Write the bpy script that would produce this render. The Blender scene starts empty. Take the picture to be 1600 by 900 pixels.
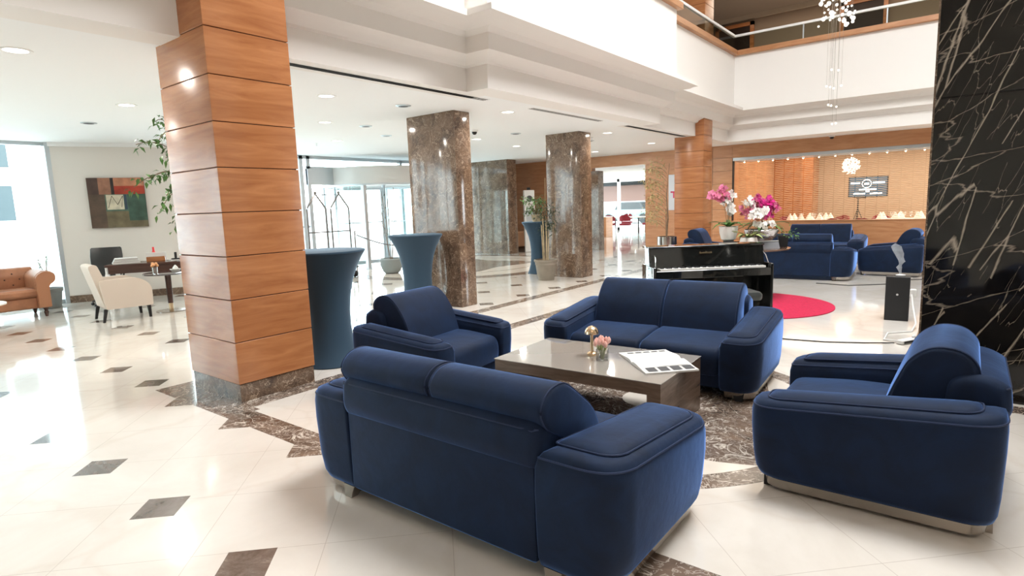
import bpy, math, random
from mathutils import Vector, Matrix
random.seed(7)
C = bpy.context.scene.collection
SC = bpy.context.scene
PI = math.pi
# ------------------------------------------------------------------ camera
EYE = Vector((0, 0, 1.5))
def set_camera():
    yaw, pit, rol = map(math.radians, (37.928, -8.022, -1.994))
    f = Vector((math.cos(yaw)*math.cos(pit), math.sin(yaw)*math.cos(pit), math.sin(pit)))
    r = f.cross(Vector((0, 0, 1))).normalized(); u = r.cross(f)
    r2 = math.cos(rol)*r + math.sin(rol)*u
    u2 = -math.sin(rol)*r + math.cos(rol)*u
    m = Matrix((r2, u2, -f)).transposed().to_4x4(); m.translation = EYE
    cd = bpy.data.cameras.new('camera'); cd.sensor_width = 36; cd.lens = 918.71/1600*36
    cd.clip_start = .05; cd.clip_end = 300
    o = bpy.data.objects.new('camera', cd); C.objects.link(o); o.matrix_world = m
    SC.camera = o
set_camera()
# ------------------------------------------------------------------ world, exposure, large lights
W = bpy.data.worlds.new('sky'); SC.world = W; W.use_nodes = True
W.node_tree.nodes['Background'].inputs[0].default_value = (.90, .96, 1, 1)
W.node_tree.nodes['Background'].inputs[1].default_value = 9.5
vs = SC.view_settings
vs.view_transform = 'Standard'; vs.look = 'None'; vs.gamma = 1; vs.exposure = 0.25
SC.cycles.use_denoising = True
SC.cycles.max_bounces = 8; SC.cycles.diffuse_bounces = 5; SC.cycles.glossy_bounces = 4
SC.cycles.transmission_bounces = 6; SC.cycles.transparent_max_bounces = 12
SC.cycles.sample_clamp_indirect = 8; SC.cycles.volume_bounces = 2
def area(name, loc, size, power, color, rot=(0, 0, 0), sizey=None, spread=None):
    l = bpy.data.lights.new(name, 'AREA'); l.size = size; l.energy = power; l.color = color
    if sizey: l.shape = 'RECTANGLE'; l.size_y = sizey
    if spread: l.spread = spread
    o = bpy.data.objects.new(name, l); C.objects.link(o); o.location = loc; o.rotation_euler = rot
    return o
# the atrium roof light, the warm lounge ceiling lamps behind the viewer
area('atrium_roof_light', (6, 0, 8.8), 4, 640, (1, .97, .93), (0, 0, 0), 3)
area('lounge_lamps', (-1.5, -2.0, 5.5), 3, 70, (1, .80, .62), (0, 0, 0), 3)
# ------------------------------------------------------------------ node helpers / materials
def newmat(name):
    m = bpy.data.materials.new(name); m.use_nodes = True
    return m, m.node_tree, m.node_tree.nodes['Principled BSDF']
def S(b, **k):
    for n, v in k.items():
        b.inputs[n.replace('_', ' ')].default_value = v
def col(c): return (c[0], c[1], c[2], 1)
def lin(h):
    h = h.lstrip('#'); o = []
    for i in (0, 2, 4):
        v = int(h[i:i+2], 16)/255
        o.append(v/12.92 if v <= .04045 else ((v+.055)/1.055)**2.4)
    return tuple(o)
def mat(name, c, rough=.5, metal=0, coat=0, sheen=0, sheentint=None, emit=None, es=1, var=0, vs_=8, trans=0, ior=1.45, spec=.5, bump=0, bs=60):
    m, t, b = newmat(name)
    if isinstance(c, str): c = lin(c)
    S(b, Base_Color=col(c), Roughness=rough, Metallic=metal, IOR=ior)
    b.inputs['Specular IOR Level'].default_value = spec
    if coat: b.inputs['Coat Weight'].default_value = coat; b.inputs['Coat Roughness'].default_value = .05
    if sheen:
        b.inputs['Sheen Weight'].default_value = sheen; b.inputs['Sheen Roughness'].default_value = .35
        b.inputs['Sheen Tint'].default_value = col(sheentint or c)
    if trans: b.inputs['Transmission Weight'].default_value = trans
    if emit is not None:
        b.inputs['Emission Color'].default_value = col(lin(emit) if isinstance(emit, str) else emit); b.inputs['Emission Strength'].default_value = es
    tc = None
    if var or bump:
        tc = t.nodes.new('ShaderNodeTexCoord')
    if var:
        n = t.nodes.new('ShaderNodeTexNoise'); n.inputs['Scale'].default_value = vs_; n.inputs['Detail'].default_value = 5
        t.links.new(tc.outputs['Object'], n.inputs['Vector'])
        r = t.nodes.new('ShaderNodeValToRGB')
        r.color_ramp.elements[0].position = .3; r.color_ramp.elements[1].position = .7
        r.color_ramp.elements[0].color = col([max(0, x*(1-var)) for x in c])
        r.color_ramp.elements[1].color = col([min(1, x*(1+var)) for x in c])
        t.links.new(n.outputs['Fac'], r.inputs['Fac']); t.links.new(r.outputs['Color'], b.inputs['Base Color'])
    if bump:
        n = t.nodes.new('ShaderNodeTexNoise'); n.inputs['Scale'].default_value = bs; n.inputs['Detail'].default_value = 3
        t.links.new(tc.outputs['Object'], n.inputs['Vector'])
        bp = t.nodes.new('ShaderNodeBump'); bp.inputs['Strength'].default_value = bump; bp.inputs['Distance'].default_value = .01
        t.links.new(n.outputs['Fac'], bp.inputs['Height']); t.links.new(bp.outputs['Normal'], b.inputs['Normal'])
    return m
def nmath(t, op, a, b=None, c=None):
    n = t.nodes.new('ShaderNodeMath'); n.operation = op
    for i, v in enumerate((a, b, c)):
        if v is None: continue
        if isinstance(v, (int, float)): n.inputs[i].default_value = v
        else: t.links.new(v, n.inputs[i])
    return n.outputs[0]
def ramp(t, fac, stops):
    r = t.nodes.new('ShaderNodeValToRGB'); cr = r.color_ramp
    while len(cr.elements) < len(stops): cr.elements.new(.5)
    for e, (p, c) in zip(cr.elements, stops): e.position = p; e.color = col(c)
    t.links.new(fac, r.inputs['Fac']); return r.outputs['Color']
def mixc(t, fac, a, b):
    n = t.nodes.new('ShaderNodeMix'); n.data_type = 'RGBA'
    for i, v in ((0, fac), (6, a), (7, b)):
        if isinstance(v, (int, float)): n.inputs[i].default_value = v
        elif isinstance(v, tuple): n.inputs[i].default_value = col(v)
        else: t.links.new(v, n.inputs[i])
    return n.outputs[2]
def coords(t, scale=(1, 1, 1), rot=(0, 0, 0), src='Object'):
    tc = t.nodes.new('ShaderNodeTexCoord'); mp = t.nodes.new('ShaderNodeMapping')
    mp.inputs['Scale'].default_value = scale; mp.inputs['Rotation'].default_value = rot
    t.links.new(tc.outputs[src], mp.inputs['Vector']); return mp.outputs[0]
def noise(t, vec, scale, detail=5, rough=.55, dist=0):
    n = t.nodes.new('ShaderNodeTexNoise'); n.inputs['Scale'].default_value = scale; n.inputs['Detail'].default_value = detail
    n.inputs['Roughness'].default_value = rough; n.inputs['Distortion'].default_value = dist
    t.links.new(vec, n.inputs['Vector']); return n.outputs
def veins(t, vec, scale, warp=.35, wscale=2.5, width=.04):
    no = noise(t, vec, wscale, 4)
    sub = t.nodes.new('ShaderNodeVectorMath'); sub.operation = 'MULTIPLY_ADD'
    t.links.new(no[1], sub.inputs[0]); sub.inputs[1].default_value = (warp,)*3; t.links.new(vec, sub.inputs[2])
    v = t.nodes.new('ShaderNodeTexVoronoi'); v.feature = 'DISTANCE_TO_EDGE'; v.inputs['Scale'].default_value = scale
    t.links.new(sub.outputs[0], v.inputs['Vector'])
    n = t.nodes.new('ShaderNodeMapRange'); n.inputs[1].default_value = 0; n.inputs[2].default_value = width; n.inputs[3].default_value = 1; n.inputs[4].default_value = 0
    t.links.new(v.outputs['Distance'], n.inputs[0]); return n.outputs[0]
def ridge(t, vec, scale, width, dist=1.2, detail=4):
    n = noise(t, vec, scale, detail, .55, dist)[0]
    d = nmath(t, 'ABSOLUTE', nmath(t, 'SUBTRACT', n, .5))
    r = t.nodes.new('ShaderNodeMapRange'); r.inputs[1].default_value = 0; r.inputs[2].default_value = width; r.inputs[3].default_value = 1; r.inputs[4].default_value = 0
    t.links.new(d, r.inputs[0]); return r.outputs[0]
def brown_marble(name, dark='#3d3029', mid='#6d5848', vein='#b8a28c', rough=.08, sc=1.0):
    m, t, b = newmat(name)
    v = coords(t)
    base = ramp(t, noise(t, v, 5*sc, 8, .65, .6)[0], [(.28, lin(dark)), (.55, lin(mid)), (.8, lin('#8a7361'))])
    vn = nmath(t, 'MULTIPLY', ridge(t, v, 5*sc, .016), nmath(t, 'MULTIPLY', noise(t, v, 7*sc, 3)[0], 1.3))
    vn2 = nmath(t, 'MULTIPLY', ridge(t, v, 13*sc, .03, 2.0, 6), nmath(t, 'MULTIPLY', noise(t, v, 3*sc, 3)[0], .8))
    c = mixc(t, nmath(t, 'MINIMUM', nmath(t, 'ADD', vn, vn2), 1), base, lin(vein))
    t.links.new(c, b.inputs['Base Color']); S(b, Roughness=rough); b.inputs['Specular IOR Level'].default_value = .6
    return m
M = {}
M['white'] = mat('white_paint', (.84, .84, .83), .7)
M['warmwhite'] = mat('warm_white_plaster', (.83, .80, .765), .7)
M['ceil'] = mat('ceiling_paint', (.86, .87, .87), .8)
M['cream_wall'] = mat('cream_wall_paint', (.70, .655, .60), .7)
M['dark'] = mat('dark_gap', (.012, .011, .010), .8)
M['frame'] = mat('pale_aluminium', (.52, .57, .60), .35, .6)
M['steel'] = mat('brushed_steel', (.40, .37, .34), .24, 1)
M['chrome'] = mat('chrome', (.75, .75, .76), .12, 1)
M['black'] = mat('black_lacquer', (.008, .009, .009), .06, 0, coat=.8)
M['blackmatt'] = mat('matt_black', (.015, .015, .016), .5)
M['bmarble'] = brown_marble('emperador_marble')
M['bmarble_floor'] = brown_marble('emperador_floor', '#40342c', '#6d5d52', '#e2d8cc', .10, .8)
M['brass'] = mat('brushed_gold', (.72, .55, .36), .25, 1)
M['leaf'] = mat('green_leaf', (.07, .17, .035), .5, var=.5, vs_=9)
M['leaf_pale'] = mat('pale_leaf', (.30, .36, .13), .55, var=.4, vs_=9)
M['leaf_dark'] = mat('dark_leaf', (.035, .07, .04), .5, var=.5, vs_=9)
M['bark'] = mat('bark', (.20, .13, .08), .8, var=.3)
M['cane'] = mat('cane', (.48, .38, .24), .7, var=.3)
M['soil'] = mat('soil', (.04, .03, .02), .95, bump=.6, bs=40)
M['paper'] = mat('paper', (.68, .67, .65), .6)
M['ink'] = mat('grey_ink', (.07, .07, .075), .6)
M['red'] = mat('red_fabric', (.17, .007, .016), .8, sheen=.2)
M['redcarpet'] = mat('red_carpet', (.50, .012, .06), .95, var=.15, vs_=40, bump=.6, bs=220)
M['cloth'] = mat('white_linen', (.75, .68, .60), .8)
def wood(name, a, b_, rough=.32, scale=(1.2, 1.2, 14), rot=(0, 0, 0)):
    m, t, b = newmat(name)
    v = coords(t, scale, rot)
    n = noise(t, v, 1.6, 7, .6, .8)[0]
    c = ramp(t, n, [(.3, lin(a)), (.7, lin(b_))])
    t.links.new(c, b.inputs['Base Color']); S(b, Roughness=rough)
    return m
M['wood'] = wood('honey_veneer', '#985f39', '#b87c51', .22, (1, 1, 9))
M['wood_wall'] = wood('honey_wall_panel', '#aa734b', '#c29068', .35, (1, 1, 7))
M['wood_dark'] = wood('dark_walnut', '#34201a', '#50332a', .25)
M['wood_table'] = wood('smoked_oak_veneer', '#57463a', '#7c685a', .22, (1.5, 1.5, 12))
def velvet(name, c, tint, edge=.9, var=.35):
    m, t, b = newmat(name)
    v = coords(t)
    n = noise(t, v, 5.5, 5, .6, .8)[0]
    cc = ramp(t, n, [(.32, tuple(x*(1-var) for x in c)), (.68, tuple(x*(1+var) for x in c))])
    t.links.new(cc, b.inputs['Base Color']); S(b, Roughness=.75)
    b.inputs['Specular IOR Level'].default_value = .25
    b.inputs['Sheen Weight'].default_value = edge; b.inputs['Sheen Roughness'].default_value = .3; b.inputs['Sheen Tint'].default_value = col(tint)
    n2 = noise(t, v, 260, 2)[0]
    bp = t.nodes.new('ShaderNodeBump'); bp.inputs['Strength'].default_value = .12; bp.inputs['Distance'].default_value = .002
    t.links.new(n2, bp.inputs['Height'])
    n3 = noise(t, v, 7, 3)[0]
    bp2 = t.nodes.new('ShaderNodeBump'); bp2.inputs['Strength'].default_value = .15; bp2.inputs['Distance'].default_value = .02
    t.links.new(n3, bp2.inputs['Height']); t.links.new(bp.outputs[0], bp2.inputs['Normal'])
    t.links.new(bp2.outputs[0], b.inputs['Normal'])
    return m
M['velvet'] = velvet('navy_velvet', (.0026, .0112, .036), (.22, .42, .98), 1.0, .30)
M['piping'] = mat('navy_piping', (.006, .018, .06), .7)
M['spandex'] = mat('navy_stretch_cloth', (.020, .050, .085), .75, sheen=.4, sheentint=(.5, .7, .9))
M['leather'] = mat('tan_leather', (.34, .15, .08), .38, var=.2, vs_=6)
M['beige_fabric'] = mat('beige_fabric', (.60, .52, .45), .85, sheen=.3)
def glassmat(name, tint=(.9, .97, .97), gl=.4):
    m, t, b = newmat(name); t.nodes.remove(b)
    tr = t.nodes.new('ShaderNodeBsdfTransparent'); tr.inputs[0].default_value = col(tint)
    g = t.nodes.new('ShaderNodeBsdfGlossy'); g.inputs['Roughness'].default_value = .02
    mx = t.nodes.new('ShaderNodeMixShader'); fr = t.nodes.new('ShaderNodeFresnel'); fr.inputs[0].default_value = 1.45
    t.links.new(nmath(t, 'MULTIPLY', fr.outputs[0], gl), mx.inputs[0])
    t.links.new(tr.outputs[0], mx.inputs[1]); t.links.new(g.outputs[0], mx.inputs[2])
    t.links.new(mx.outputs[0], t.nodes['Material Output'].inputs[0]); return m
M['glass'] = glassmat('clear_pane'); M['glass_grey'] = glassmat('smoky_pane', (.72, .76, .74), .07)
def black_marble():
    m, t, b = newmat('black_veined_marble')
    v = coords(t, (1, 1, 1))
    def rs(rot, scale):
        r1 = coords(t, (1, 1, 1), rot); mp = t.nodes.new('ShaderNodeMapping'); mp.inputs['Scale'].default_value = scale
        t.links.new(r1, mp.inputs['Vector']); return mp.outputs[0]
    sv = rs((-.38, 0, 0), (.5, 1.9, .30))
    sv2 = rs((-1.25, 0, 0), (.5, 1.5, .35))
    base = ramp(t, noise(t, v, 6, 7, .7, .5)[0], [(.3, (.003, .003, .003)), (.62, (.012, .010, .008)), (.85, (.045, .034, .024))])
    a = nmath(t, 'MULTIPLY', veins(t, sv, 2.2, .16, 3.0, .022), nmath(t, 'GREATER_THAN', noise(t, v, 1.7, 2)[0], .42))
    b2 = nmath(t, 'MULTIPLY', veins(t, sv2, 2.0, .2, 4.0, .010), nmath(t, 'MULTIPLY', noise(t, v, 3, 2)[0], 1.1))
    c3 = nmath(t, 'MULTIPLY', veins(t, sv, 6.5, .15, 5, .014), nmath(t, 'MULTIPLY', nmath(t, 'GREATER_THAN', noise(t, v, 2.4, 2)[0], .5), .55))
    f = nmath(t, 'MINIMUM', nmath(t, 'ADD', nmath(t, 'ADD', a, b2), c3), 1)
    c = mixc(t, f, base, (.36, .30, .24))
    t.links.new(c, b.inputs['Base Color']); S(b, Roughness=.07)
    return m
M['nero'] = black_marble()
def floor_mat():
    m, t, b = newmat('polished_cream_marble')
    tc = t.nodes.new('ShaderNodeTexCoord'); sp = t.nodes.new('ShaderNodeSeparateXYZ'); t.links.new(tc.outputs['Object'], sp.inputs[0])
    x, y = sp.outputs[0], sp.outputs[1]
    v = tc.outputs['Object']
    base = ramp(t, noise(t, v, 1.1, 6, .6, .8)[0], [(.3, (.64, .59, .53)), (.7, (.75, .71, .66))])
    cl = nmath(t, 'MULTIPLY', veins(t, v, .8, .6, 1.4, .03), .18)
    base = mixc(t, cl, base, (.52, .42, .33))
    # diagonal joints
    def tri(e, period):
        f = nmath(t, 'FRACT', nmath(t, 'ADD', nmath(t, 'DIVIDE', e, period), .5))
        return nmath(t, 'MULTIPLY', nmath(t, 'ABSOLUTE', nmath(t, 'SUBTRACT', f, .5)), period)
    j1 = nmath(t, 'LESS_THAN', tri(nmath(t, 'SUBTRACT', nmath(t, 'SUBTRACT', x, y), 0), .8167), .0022)
    j2 = nmath(t, 'LESS_THAN', tri(nmath(t, 'SUBTRACT', nmath(t, 'ADD', x, y), .40), .8167), .0022)
    jj = nmath(t, 'MULTIPLY', nmath(t, 'MAXIMUM', j1, j2), .45)
    base = mixc(t, jj, base, (.32, .26, .21))
    # rotated dark squares on a regular lattice, outside the lounge field
    dx = tri(nmath(t, 'SUBTRACT', x, 1.13), .95); dy = tri(nmath(t, 'SUBTRACT', y, 3.255), .86)
    dm = nmath(t, 'LESS_THAN', nmath(t, 'ADD', dx, dy), .15)
    out = nmath(t, 'MAXIMUM', nmath(t, 'LESS_THAN', x, 1.7), nmath(t, 'GREATER_THAN', y, 5.66))
    rx = nmath(t, 'SUBTRACT', x, 11.2); ry = nmath(t, 'SUBTRACT', y, 10.4)
    rr = nmath(t, 'SQRT', nmath(t, 'ADD', nmath(t, 'MULTIPLY', rx, rx), nmath(t, 'MULTIPLY', ry, ry)))
    out = nmath(t, 'MULTIPLY', out, nmath(t, 'GREATER_THAN', rr, 3.3))
    dm = nmath(t, 'MULTIPLY', dm, out)
    bm = ramp(t, noise(t, v, 6, 8, .7, .6)[0], [(.3, lin('#4d4139')), (.55, lin('#73675f')), (.75, lin('#a89c92'))])
    c = mixc(t, dm, base, bm)
    t.links.new(c, b.inputs['Base Color']); S(b, Roughness=.085); b.inputs['Specular IOR Level'].default_value = .62
    b.inputs['Coat Weight'].default_value = .35; b.inputs['Coat Roughness'].default_value = .04
    return m
M['floor'] = floor_mat()
# ------------------------------------------------------------------ mesh helpers
def rpoly(pts, seg=5):
    """rounded polygon: pts = [(x, y, r)]"""
    out = []; n = len(pts)
    for i, (x, y, r) in enumerate(pts):
        p = Vector((x, y)); a = Vector(pts[i-1][:2])-p; b = Vector(pts[(i+1) % n][:2])-p
        la, lb = a.length, b.length
        rr = min(r, la*.49, lb*.49)
        A = p+a/la*rr; B = p+b/lb*rr
        for k in range(seg+1):
            s = k/seg
            q = A*(1-s)**2 + p*2*s*(1-s) + B*s*s
            out.append((q.x, q.y))
    return out
class MB:
    def __init__(s): s.v = []; s.f = []; s.m = []
    def add(s, vs, fs, mi=0):
        o = len(s.v); s.v += [tuple(v) for v in vs]; s.f += [tuple(i+o for i in f) for f in fs]; s.m += [mi]*len(fs); return s
    def box(s, x0, x1, y0, y1, z0, z1, mi=0, b=0):
        if b:
            P = rpoly([(x0, y0, b), (x1, y0, b), (x1, y1, b), (x0, y1, b)], 2)
            Pi = rpoly([(x0+b, y0+b, b*.3), (x1-b, y0+b, b*.3), (x1-b, y1-b, b*.3), (x0+b, y1-b, b*.3)], 2)
            return s.loft([[(x, y, z0) for x, y in Pi], [(x, y, z0+b) for x, y in P], [(x, y, z1-b) for x, y in P], [(x, y, z1) for x, y in Pi]], mi)
        v = [(x, y, z) for z in (z0, z1) for x, y in ((x0, y0), (x1, y0), (x1, y1), (x0, y1))]
        return s.add(v, [(3, 2, 1, 0), (4, 5, 6, 7), (0, 1, 5, 4), (1, 2, 6, 5), (2, 3, 7, 6), (3, 0, 4, 7)], mi)
    def loft(s, rings, mi=0, caps=(1, 1), close=False):
        n = len(rings[0]); v = [p for r in rings for p in r]; f = []
        R = len(rings)
        for i in range(R if close else R-1):
            for j in range(n):
                a = i*n+j; b = i*n+(j+1) % n; i2 = (i+1) % R
                f.append((a, b, i2*n+(j+1) % n, i2*n+j))
        if not close:
            if caps[0]: f.append(tuple(range(n-1, -1, -1)))
            if caps[1]: f.append(tuple((R-1)*n+j for j in range(n)))
        return s.add(v, f, mi)
    def lathe(s, prof, c=(0, 0), n=32, mi=0, caps=(1, 1)):
        return s.loft([[(c[0]+r*math.cos(2*PI*j/n), c[1]+r*math.sin(2*PI*j/n), z) for j in range(n)] for r, z in prof], mi, caps)
    def cyl(s, x, y, r, z0, z1, n=24, mi=0): return s.lathe([(r, z0), (r, z1)], (x, y), n, mi)
    def tube(s, path, r, n=8, mi=0, closed=False):
        P = [Vector(p) for p in path]; L = len(P); rings = []
        up = Vector((0, 0, 1))
        for i in range(L):
            if closed: d = P[(i+1) % L]-P[i-1]
            else: d = P[min(i+1, L-1)]-P[max(i-1, 0)]
            d.normalize()
            a = d.cross(up)
            if a.length < .05: a = d.cross(Vector((1, 0, 0)))
            a.normalize(); b = a.cross(d)
            rr = r[i] if isinstance(r, (list, tuple)) else r
            rings.append([tuple(P[i]+(a*math.cos(2*PI*k/n)+b*math.sin(2*PI*k/n))*rr) for k in range(n)])
        return s.loft(rings, mi, close=closed)
    def prism(s, poly, z0, z1, mi=0):
        return s.loft([[(x, y, z0) for x, y in poly], [(x, y, z1) for x, y in poly]], mi)
    def sphere(s, c, r, n=10, m=6, mi=0, sz=1):
        c = Vector(c)
        return s.loft([[(c.x+r*math.sin(PI*(i+.001)/(m+.002))*math.cos(2*PI*j/n), c.y+r*math.sin(PI*(i+.001)/(m+.002))*math.sin(2*PI*j/n), c.z-r*sz*math.cos(PI*i/m)) for j in range(n)] for i in range(m+1)], mi, (0, 0))
    def xf(s, mtx):
        s.v = [tuple(mtx @ Vector(v)) for v in s.v]; return s
    def build(s, name, mats, parent=None, loc=(0, 0, 0), rotz=0, flat=False, angle=.7):
        me = bpy.data.meshes.new(name); me.from_pydata(s.v, [], s.f)
        mats = mats if isinstance(mats, (list, tuple)) else [mats]
        for x in mats: me.materials.append(M[x] if isinstance(x, str) else x)
        if len(mats) > 1:
            for p, i in zip(me.polygons, s.m): p.material_index = i
        if not flat:
            me.polygons.foreach_set('use_smooth', [True]*len(me.polygons))
            me.set_sharp_from_angle(angle=angle)
        me.update()
        o = bpy.data.objects.new(name, me); C.objects.link(o); o.location = loc; o.rotation_euler = (0, 0, rotz)
        if parent: o.parent = parent
        return o
def cushion(prof, x0, x1, r, seg=4, mi=0, mb=None):
    """closed (y, z) profile swept along x with puffed, rounded ends"""
    mb = mb or MB()
    cy = (max(p[0] for p in prof)+min(p[0] for p in prof))/2; cz = (max(p[1] for p in prof)+min(p[1] for p in prof))/2
    hy = (max(p[0] for p in prof)-min(p[0] for p in prof))/2; hz = (max(p[1] for p in prof)-min(p[1] for p in prof))/2
    st = []
    for k in range(seg+1):
        a = PI/2*k/seg; st.append((x0+r*(1-math.cos(PI/2-a+0)) if 0 else x0+r*(1-math.sin(a)), r*(1-math.sin(a)) if 0 else r*(1-math.cos(PI/2-(PI/2-a)))))
    # build list explicitly: at the very end inset = r, inwards inset = 0
    xs = []
    for k in range(seg+1):
        a = PI/2*k/seg; xs.append((x0+r*(1-math.cos(a)), r*(1-math.sin(a))))
    mid = [(x0+(x1-x0)*q, 0) for q in (.35, .5, .65)]
    xs2 = [(x1-(x-x0), i) for x, i in reversed(xs)]
    rings = []
    for x, ins in xs+mid+xs2:
        sy = max(.02, 1-ins/hy); sz = max(.02, 1-ins/hz)
        rings.append([(x, cy+(y-cy)*sy, cz+(z-cz)*sz) for y, z in prof])
    return mb.loft(rings, mi)
def tag(o, label=None, cat=None, group=None, kind=None):
    if label: o['label'] = label
    if cat: o['category'] = cat
    if group: o['group'] = group
    if kind: o['kind'] = kind
    return o
def thing(name, label, cat, loc=(0, 0, 0), rotz=0, group=None):
    o = bpy.data.objects.new(name, None); o.empty_display_size = .1; C.objects.link(o)
    o.location = loc; o.rotation_euler = (0, 0, rotz)
    return tag(o, label, cat, group)
def struct(name, mb, m, **k):
    return tag(mb.build(name, m, **k), kind='structure')
def copy_tree(o, parent=None, loc=None, rotz=None, label=None, group=None):
    c = o.copy(); C.objects.link(c); c.parent = parent
    if loc is not None: c.location = loc
    if rotz is not None: c.rotation_euler = (0, 0, rotz)
    if label: c['label'] = label
    if group: c['group'] = group
    for ch in list(o.children): copy_tree(ch, c)
    return c
def bez(p0, p1, p2, n=8):
    p0, p1, p2 = map(Vector, (p0, p1, p2))
    return [p0*(1-t)**2+p1*2*t*(1-t)+p2*t*t for t in [i/n for i in range(n+1)]]
def leaf(mb, p, d, ln, w, mi=0, droop=.25):
    d = Vector(d).normalized(); side = d.cross(Vector((0, 0, 1)))
    if side.length < .1: side = Vector((1, 0, 0))
    side.normalize(); side = (side+Vector((random.uniform(-.4, .4), random.uniform(-.4, .4), random.uniform(-.5, .5)))).normalized()
    up = side.cross(d)
    p = Vector(p); m = p+d*ln*.5; e = p+d*ln-Vector((0, 0, ln*droop))
    mb.add([p, m+side*w/2+up*w*.15, e, m-side*w/2+up*w*.15, m], [(0, 1, 4), (1, 2, 4), (2, 3, 4), (3, 0, 4)], mi)
def rnd_dir(zmin=-1, zmax=1):
    a = random.uniform(0, 2*PI); z = random.uniform(zmin, zmax); r = math.sqrt(max(0, 1-z*z))
    return Vector((r*math.cos(a), r*math.sin(a), z))
def sweep_path(path, prof, mb, mi=0):
    """mitred moulding: path in plan, profile (outward offset, z); outward is to the right of travel"""
    rings = []
    P = [Vector(p) for p in path]
    for i, p in enumerate(P):
        def nrm(a, b):
            d = (b-a).normalized(); return Vector((d.y, -d.x))
        if i == 0: n = nrm(P[0], P[1]); k = 1
        elif i == len(P)-1: n = nrm(P[-2], P[-1]); k = 1
        else:
            n1 = nrm(P[i-1], p); n2 = nrm(p, P[i+1]); n = (n1+n2).normalized(); k = 1/max(.2, n.dot(n1))
        rings.append([(p.x+n.x*d*k, p.y+n.y*d*k, z) for d, z in prof])
    return mb.loft(rings, mi)
# ================================================================== STRUCTURE
H = 2.88
f = MB(); f.add([(-8, -9, 0), (28.2, -9, 0), (28.2, 13.1, 0), (-8, 13.1, 0)], [(0, 1, 2, 3)]); f.add([(20, 13.1, 0), (28.2, 13.1, 0), (28.2, 19, 0), (20, 19, 0)], [(0, 1, 2, 3)])
struct('floor', f, 'floor')
# floor inlays (thin marble laid in the floor)
def inlay(name, polys, m, z=.0015):
    b = MB()
    for p in polys: b.prism(p, -.01, z)
    return struct(name, b, m, flat=True)
teeth = [[(2.0, y-.15), (2.0, y+.15), (1.85, y)] for y in (5.0, 4.12, 3.26, 2.4, 1.54, .68, -.18, -1.04)]
inlay('trim_1', [[(2.0, -6), (2.2, -6), (2.2, 4.27), (2.0, 4.27)], [(2.0, 4.2701), (2.245, 4.2701), (2.245, 5.56), (2.0, 5.56)]]+teeth, 'bmarble_floor')
inlay('trim_2', [[(2.2451, 4.36), (13.2, 4.36), (13.2, 4.55), (2.2451, 4.55)]], 'bmarble_floor')
inlay('trim_3', [[(2.95, 5.36), (16.2, 5.56), (16.2, 5.74), (2.95, 5.56)], [(2.0, 5.5601), (2.9499, 5.5601), (2.9499, 5.36), (2.2451, 5.36), (2.2451, 5.5601)]], 'bmarble_floor')
def arc(c, r, a0, a1, n=32):
    return [(c[0]+r*math.cos(math.radians(a0+(a1-a0)*i/n)), c[1]+r*math.sin(math.radians(a0+(a1-a0)*i/n))) for i in range(n+1)]
cc = (3.98, 1.98)
inlay('trim_4', [arc(cc, 1.47, 0, 355.5, 80)], 'bmarble_floor', .0015)
M['cream_inlay'] = mat('cream_inlay', (.66, .60, .53), .09, var=.06, vs_=3, spec=.6)
def lens(c, r, am, hw, depth):
    o = arc(c, r, am-hw, am+hw, 20)
    i = [(x+(c[0]-x)*k, y+(c[1]-y)*k) for (x, y), k in zip(reversed(o), [depth*math.sin(PI*q/20) for q in range(21)])]
    return o+i[1:-1]
inlay('trim_5', [lens(cc, 1.32, a, 26, .2) for a in (-147, -57, 33, 123)]+[arc((4.04, 1.86), .2, 0, 350, 24)], 'cream_inlay', .0025)
ec = (11.2, 10.4)
inlay('trim_6', [arc(ec, 3.0, 0, 357, 90)], 'bmarble_floor', .0015)
inlay('trim_7', [arc(ec, 2.6, 0, 357, 90)], 'cream_inlay', .0022)
inlay('trim_8', [arc(ec, 2.0, 0, 357, 90)], 'bmarble_floor', .0029)
inlay('trim_9', [lens(ec, 1.95, a, 40, .35) for a in (-90, 0, 90, 180)], 'cream_inlay', .0036)
inlay('trim_10', [[(5.3, .32), (9.0, .40), (9.0, .22), (5.3, .12)], [(5.03, -3), (5.2, -3), (5.2, .32), (5.03, .32)]], 'bmarble_floor')
# ceiling over the lobby
c = MB(); c.box(-8, 16.3, 4.93, 13.3, H, H+.12)
struct('ceiling', c, 'ceil')
# stepped cornice round the atrium
prof = [(-.35, H-.003), (0, H-.003), (0, 3.15), (.05, 3.165), (.08, 3.20), (.15, 3.23), (.20, 3.25), (.20, 3.43), (.24, 3.445), (.27, 3.475), (.40, 3.49), (.45, 3.52), (.52, 3.535), (.52, 3.60), (.28, 3.60), (.27, 3.57), (.22, 3.57), (.22, 4.86), (-.35, 4.86)]
path = [(-8, 4.92), (5.55, 4.92), (5.55, 4.58), (10.45, 4.58), (10.45, 4.92), (15.3, 4.92), (15.3, -9)]
b = MB(); sweep_path(path, prof, b); struct('trim_11', b, 'warmwhite', angle=.5)
b = MB(); sweep_path(path[1:], [(.12, 4.861), (.30, 4.861), (.31, 4.87), (.31, 4.97), (.12, 4.97)], b); struct('trim_12', b, 'wood_wall')
# low soffit behind the far cornice
b = MB(); b.box(15.655, 16.35, -9, 5.3, H-.002, H+.1); struct('ceiling_soffit', b, 'white')
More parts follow.
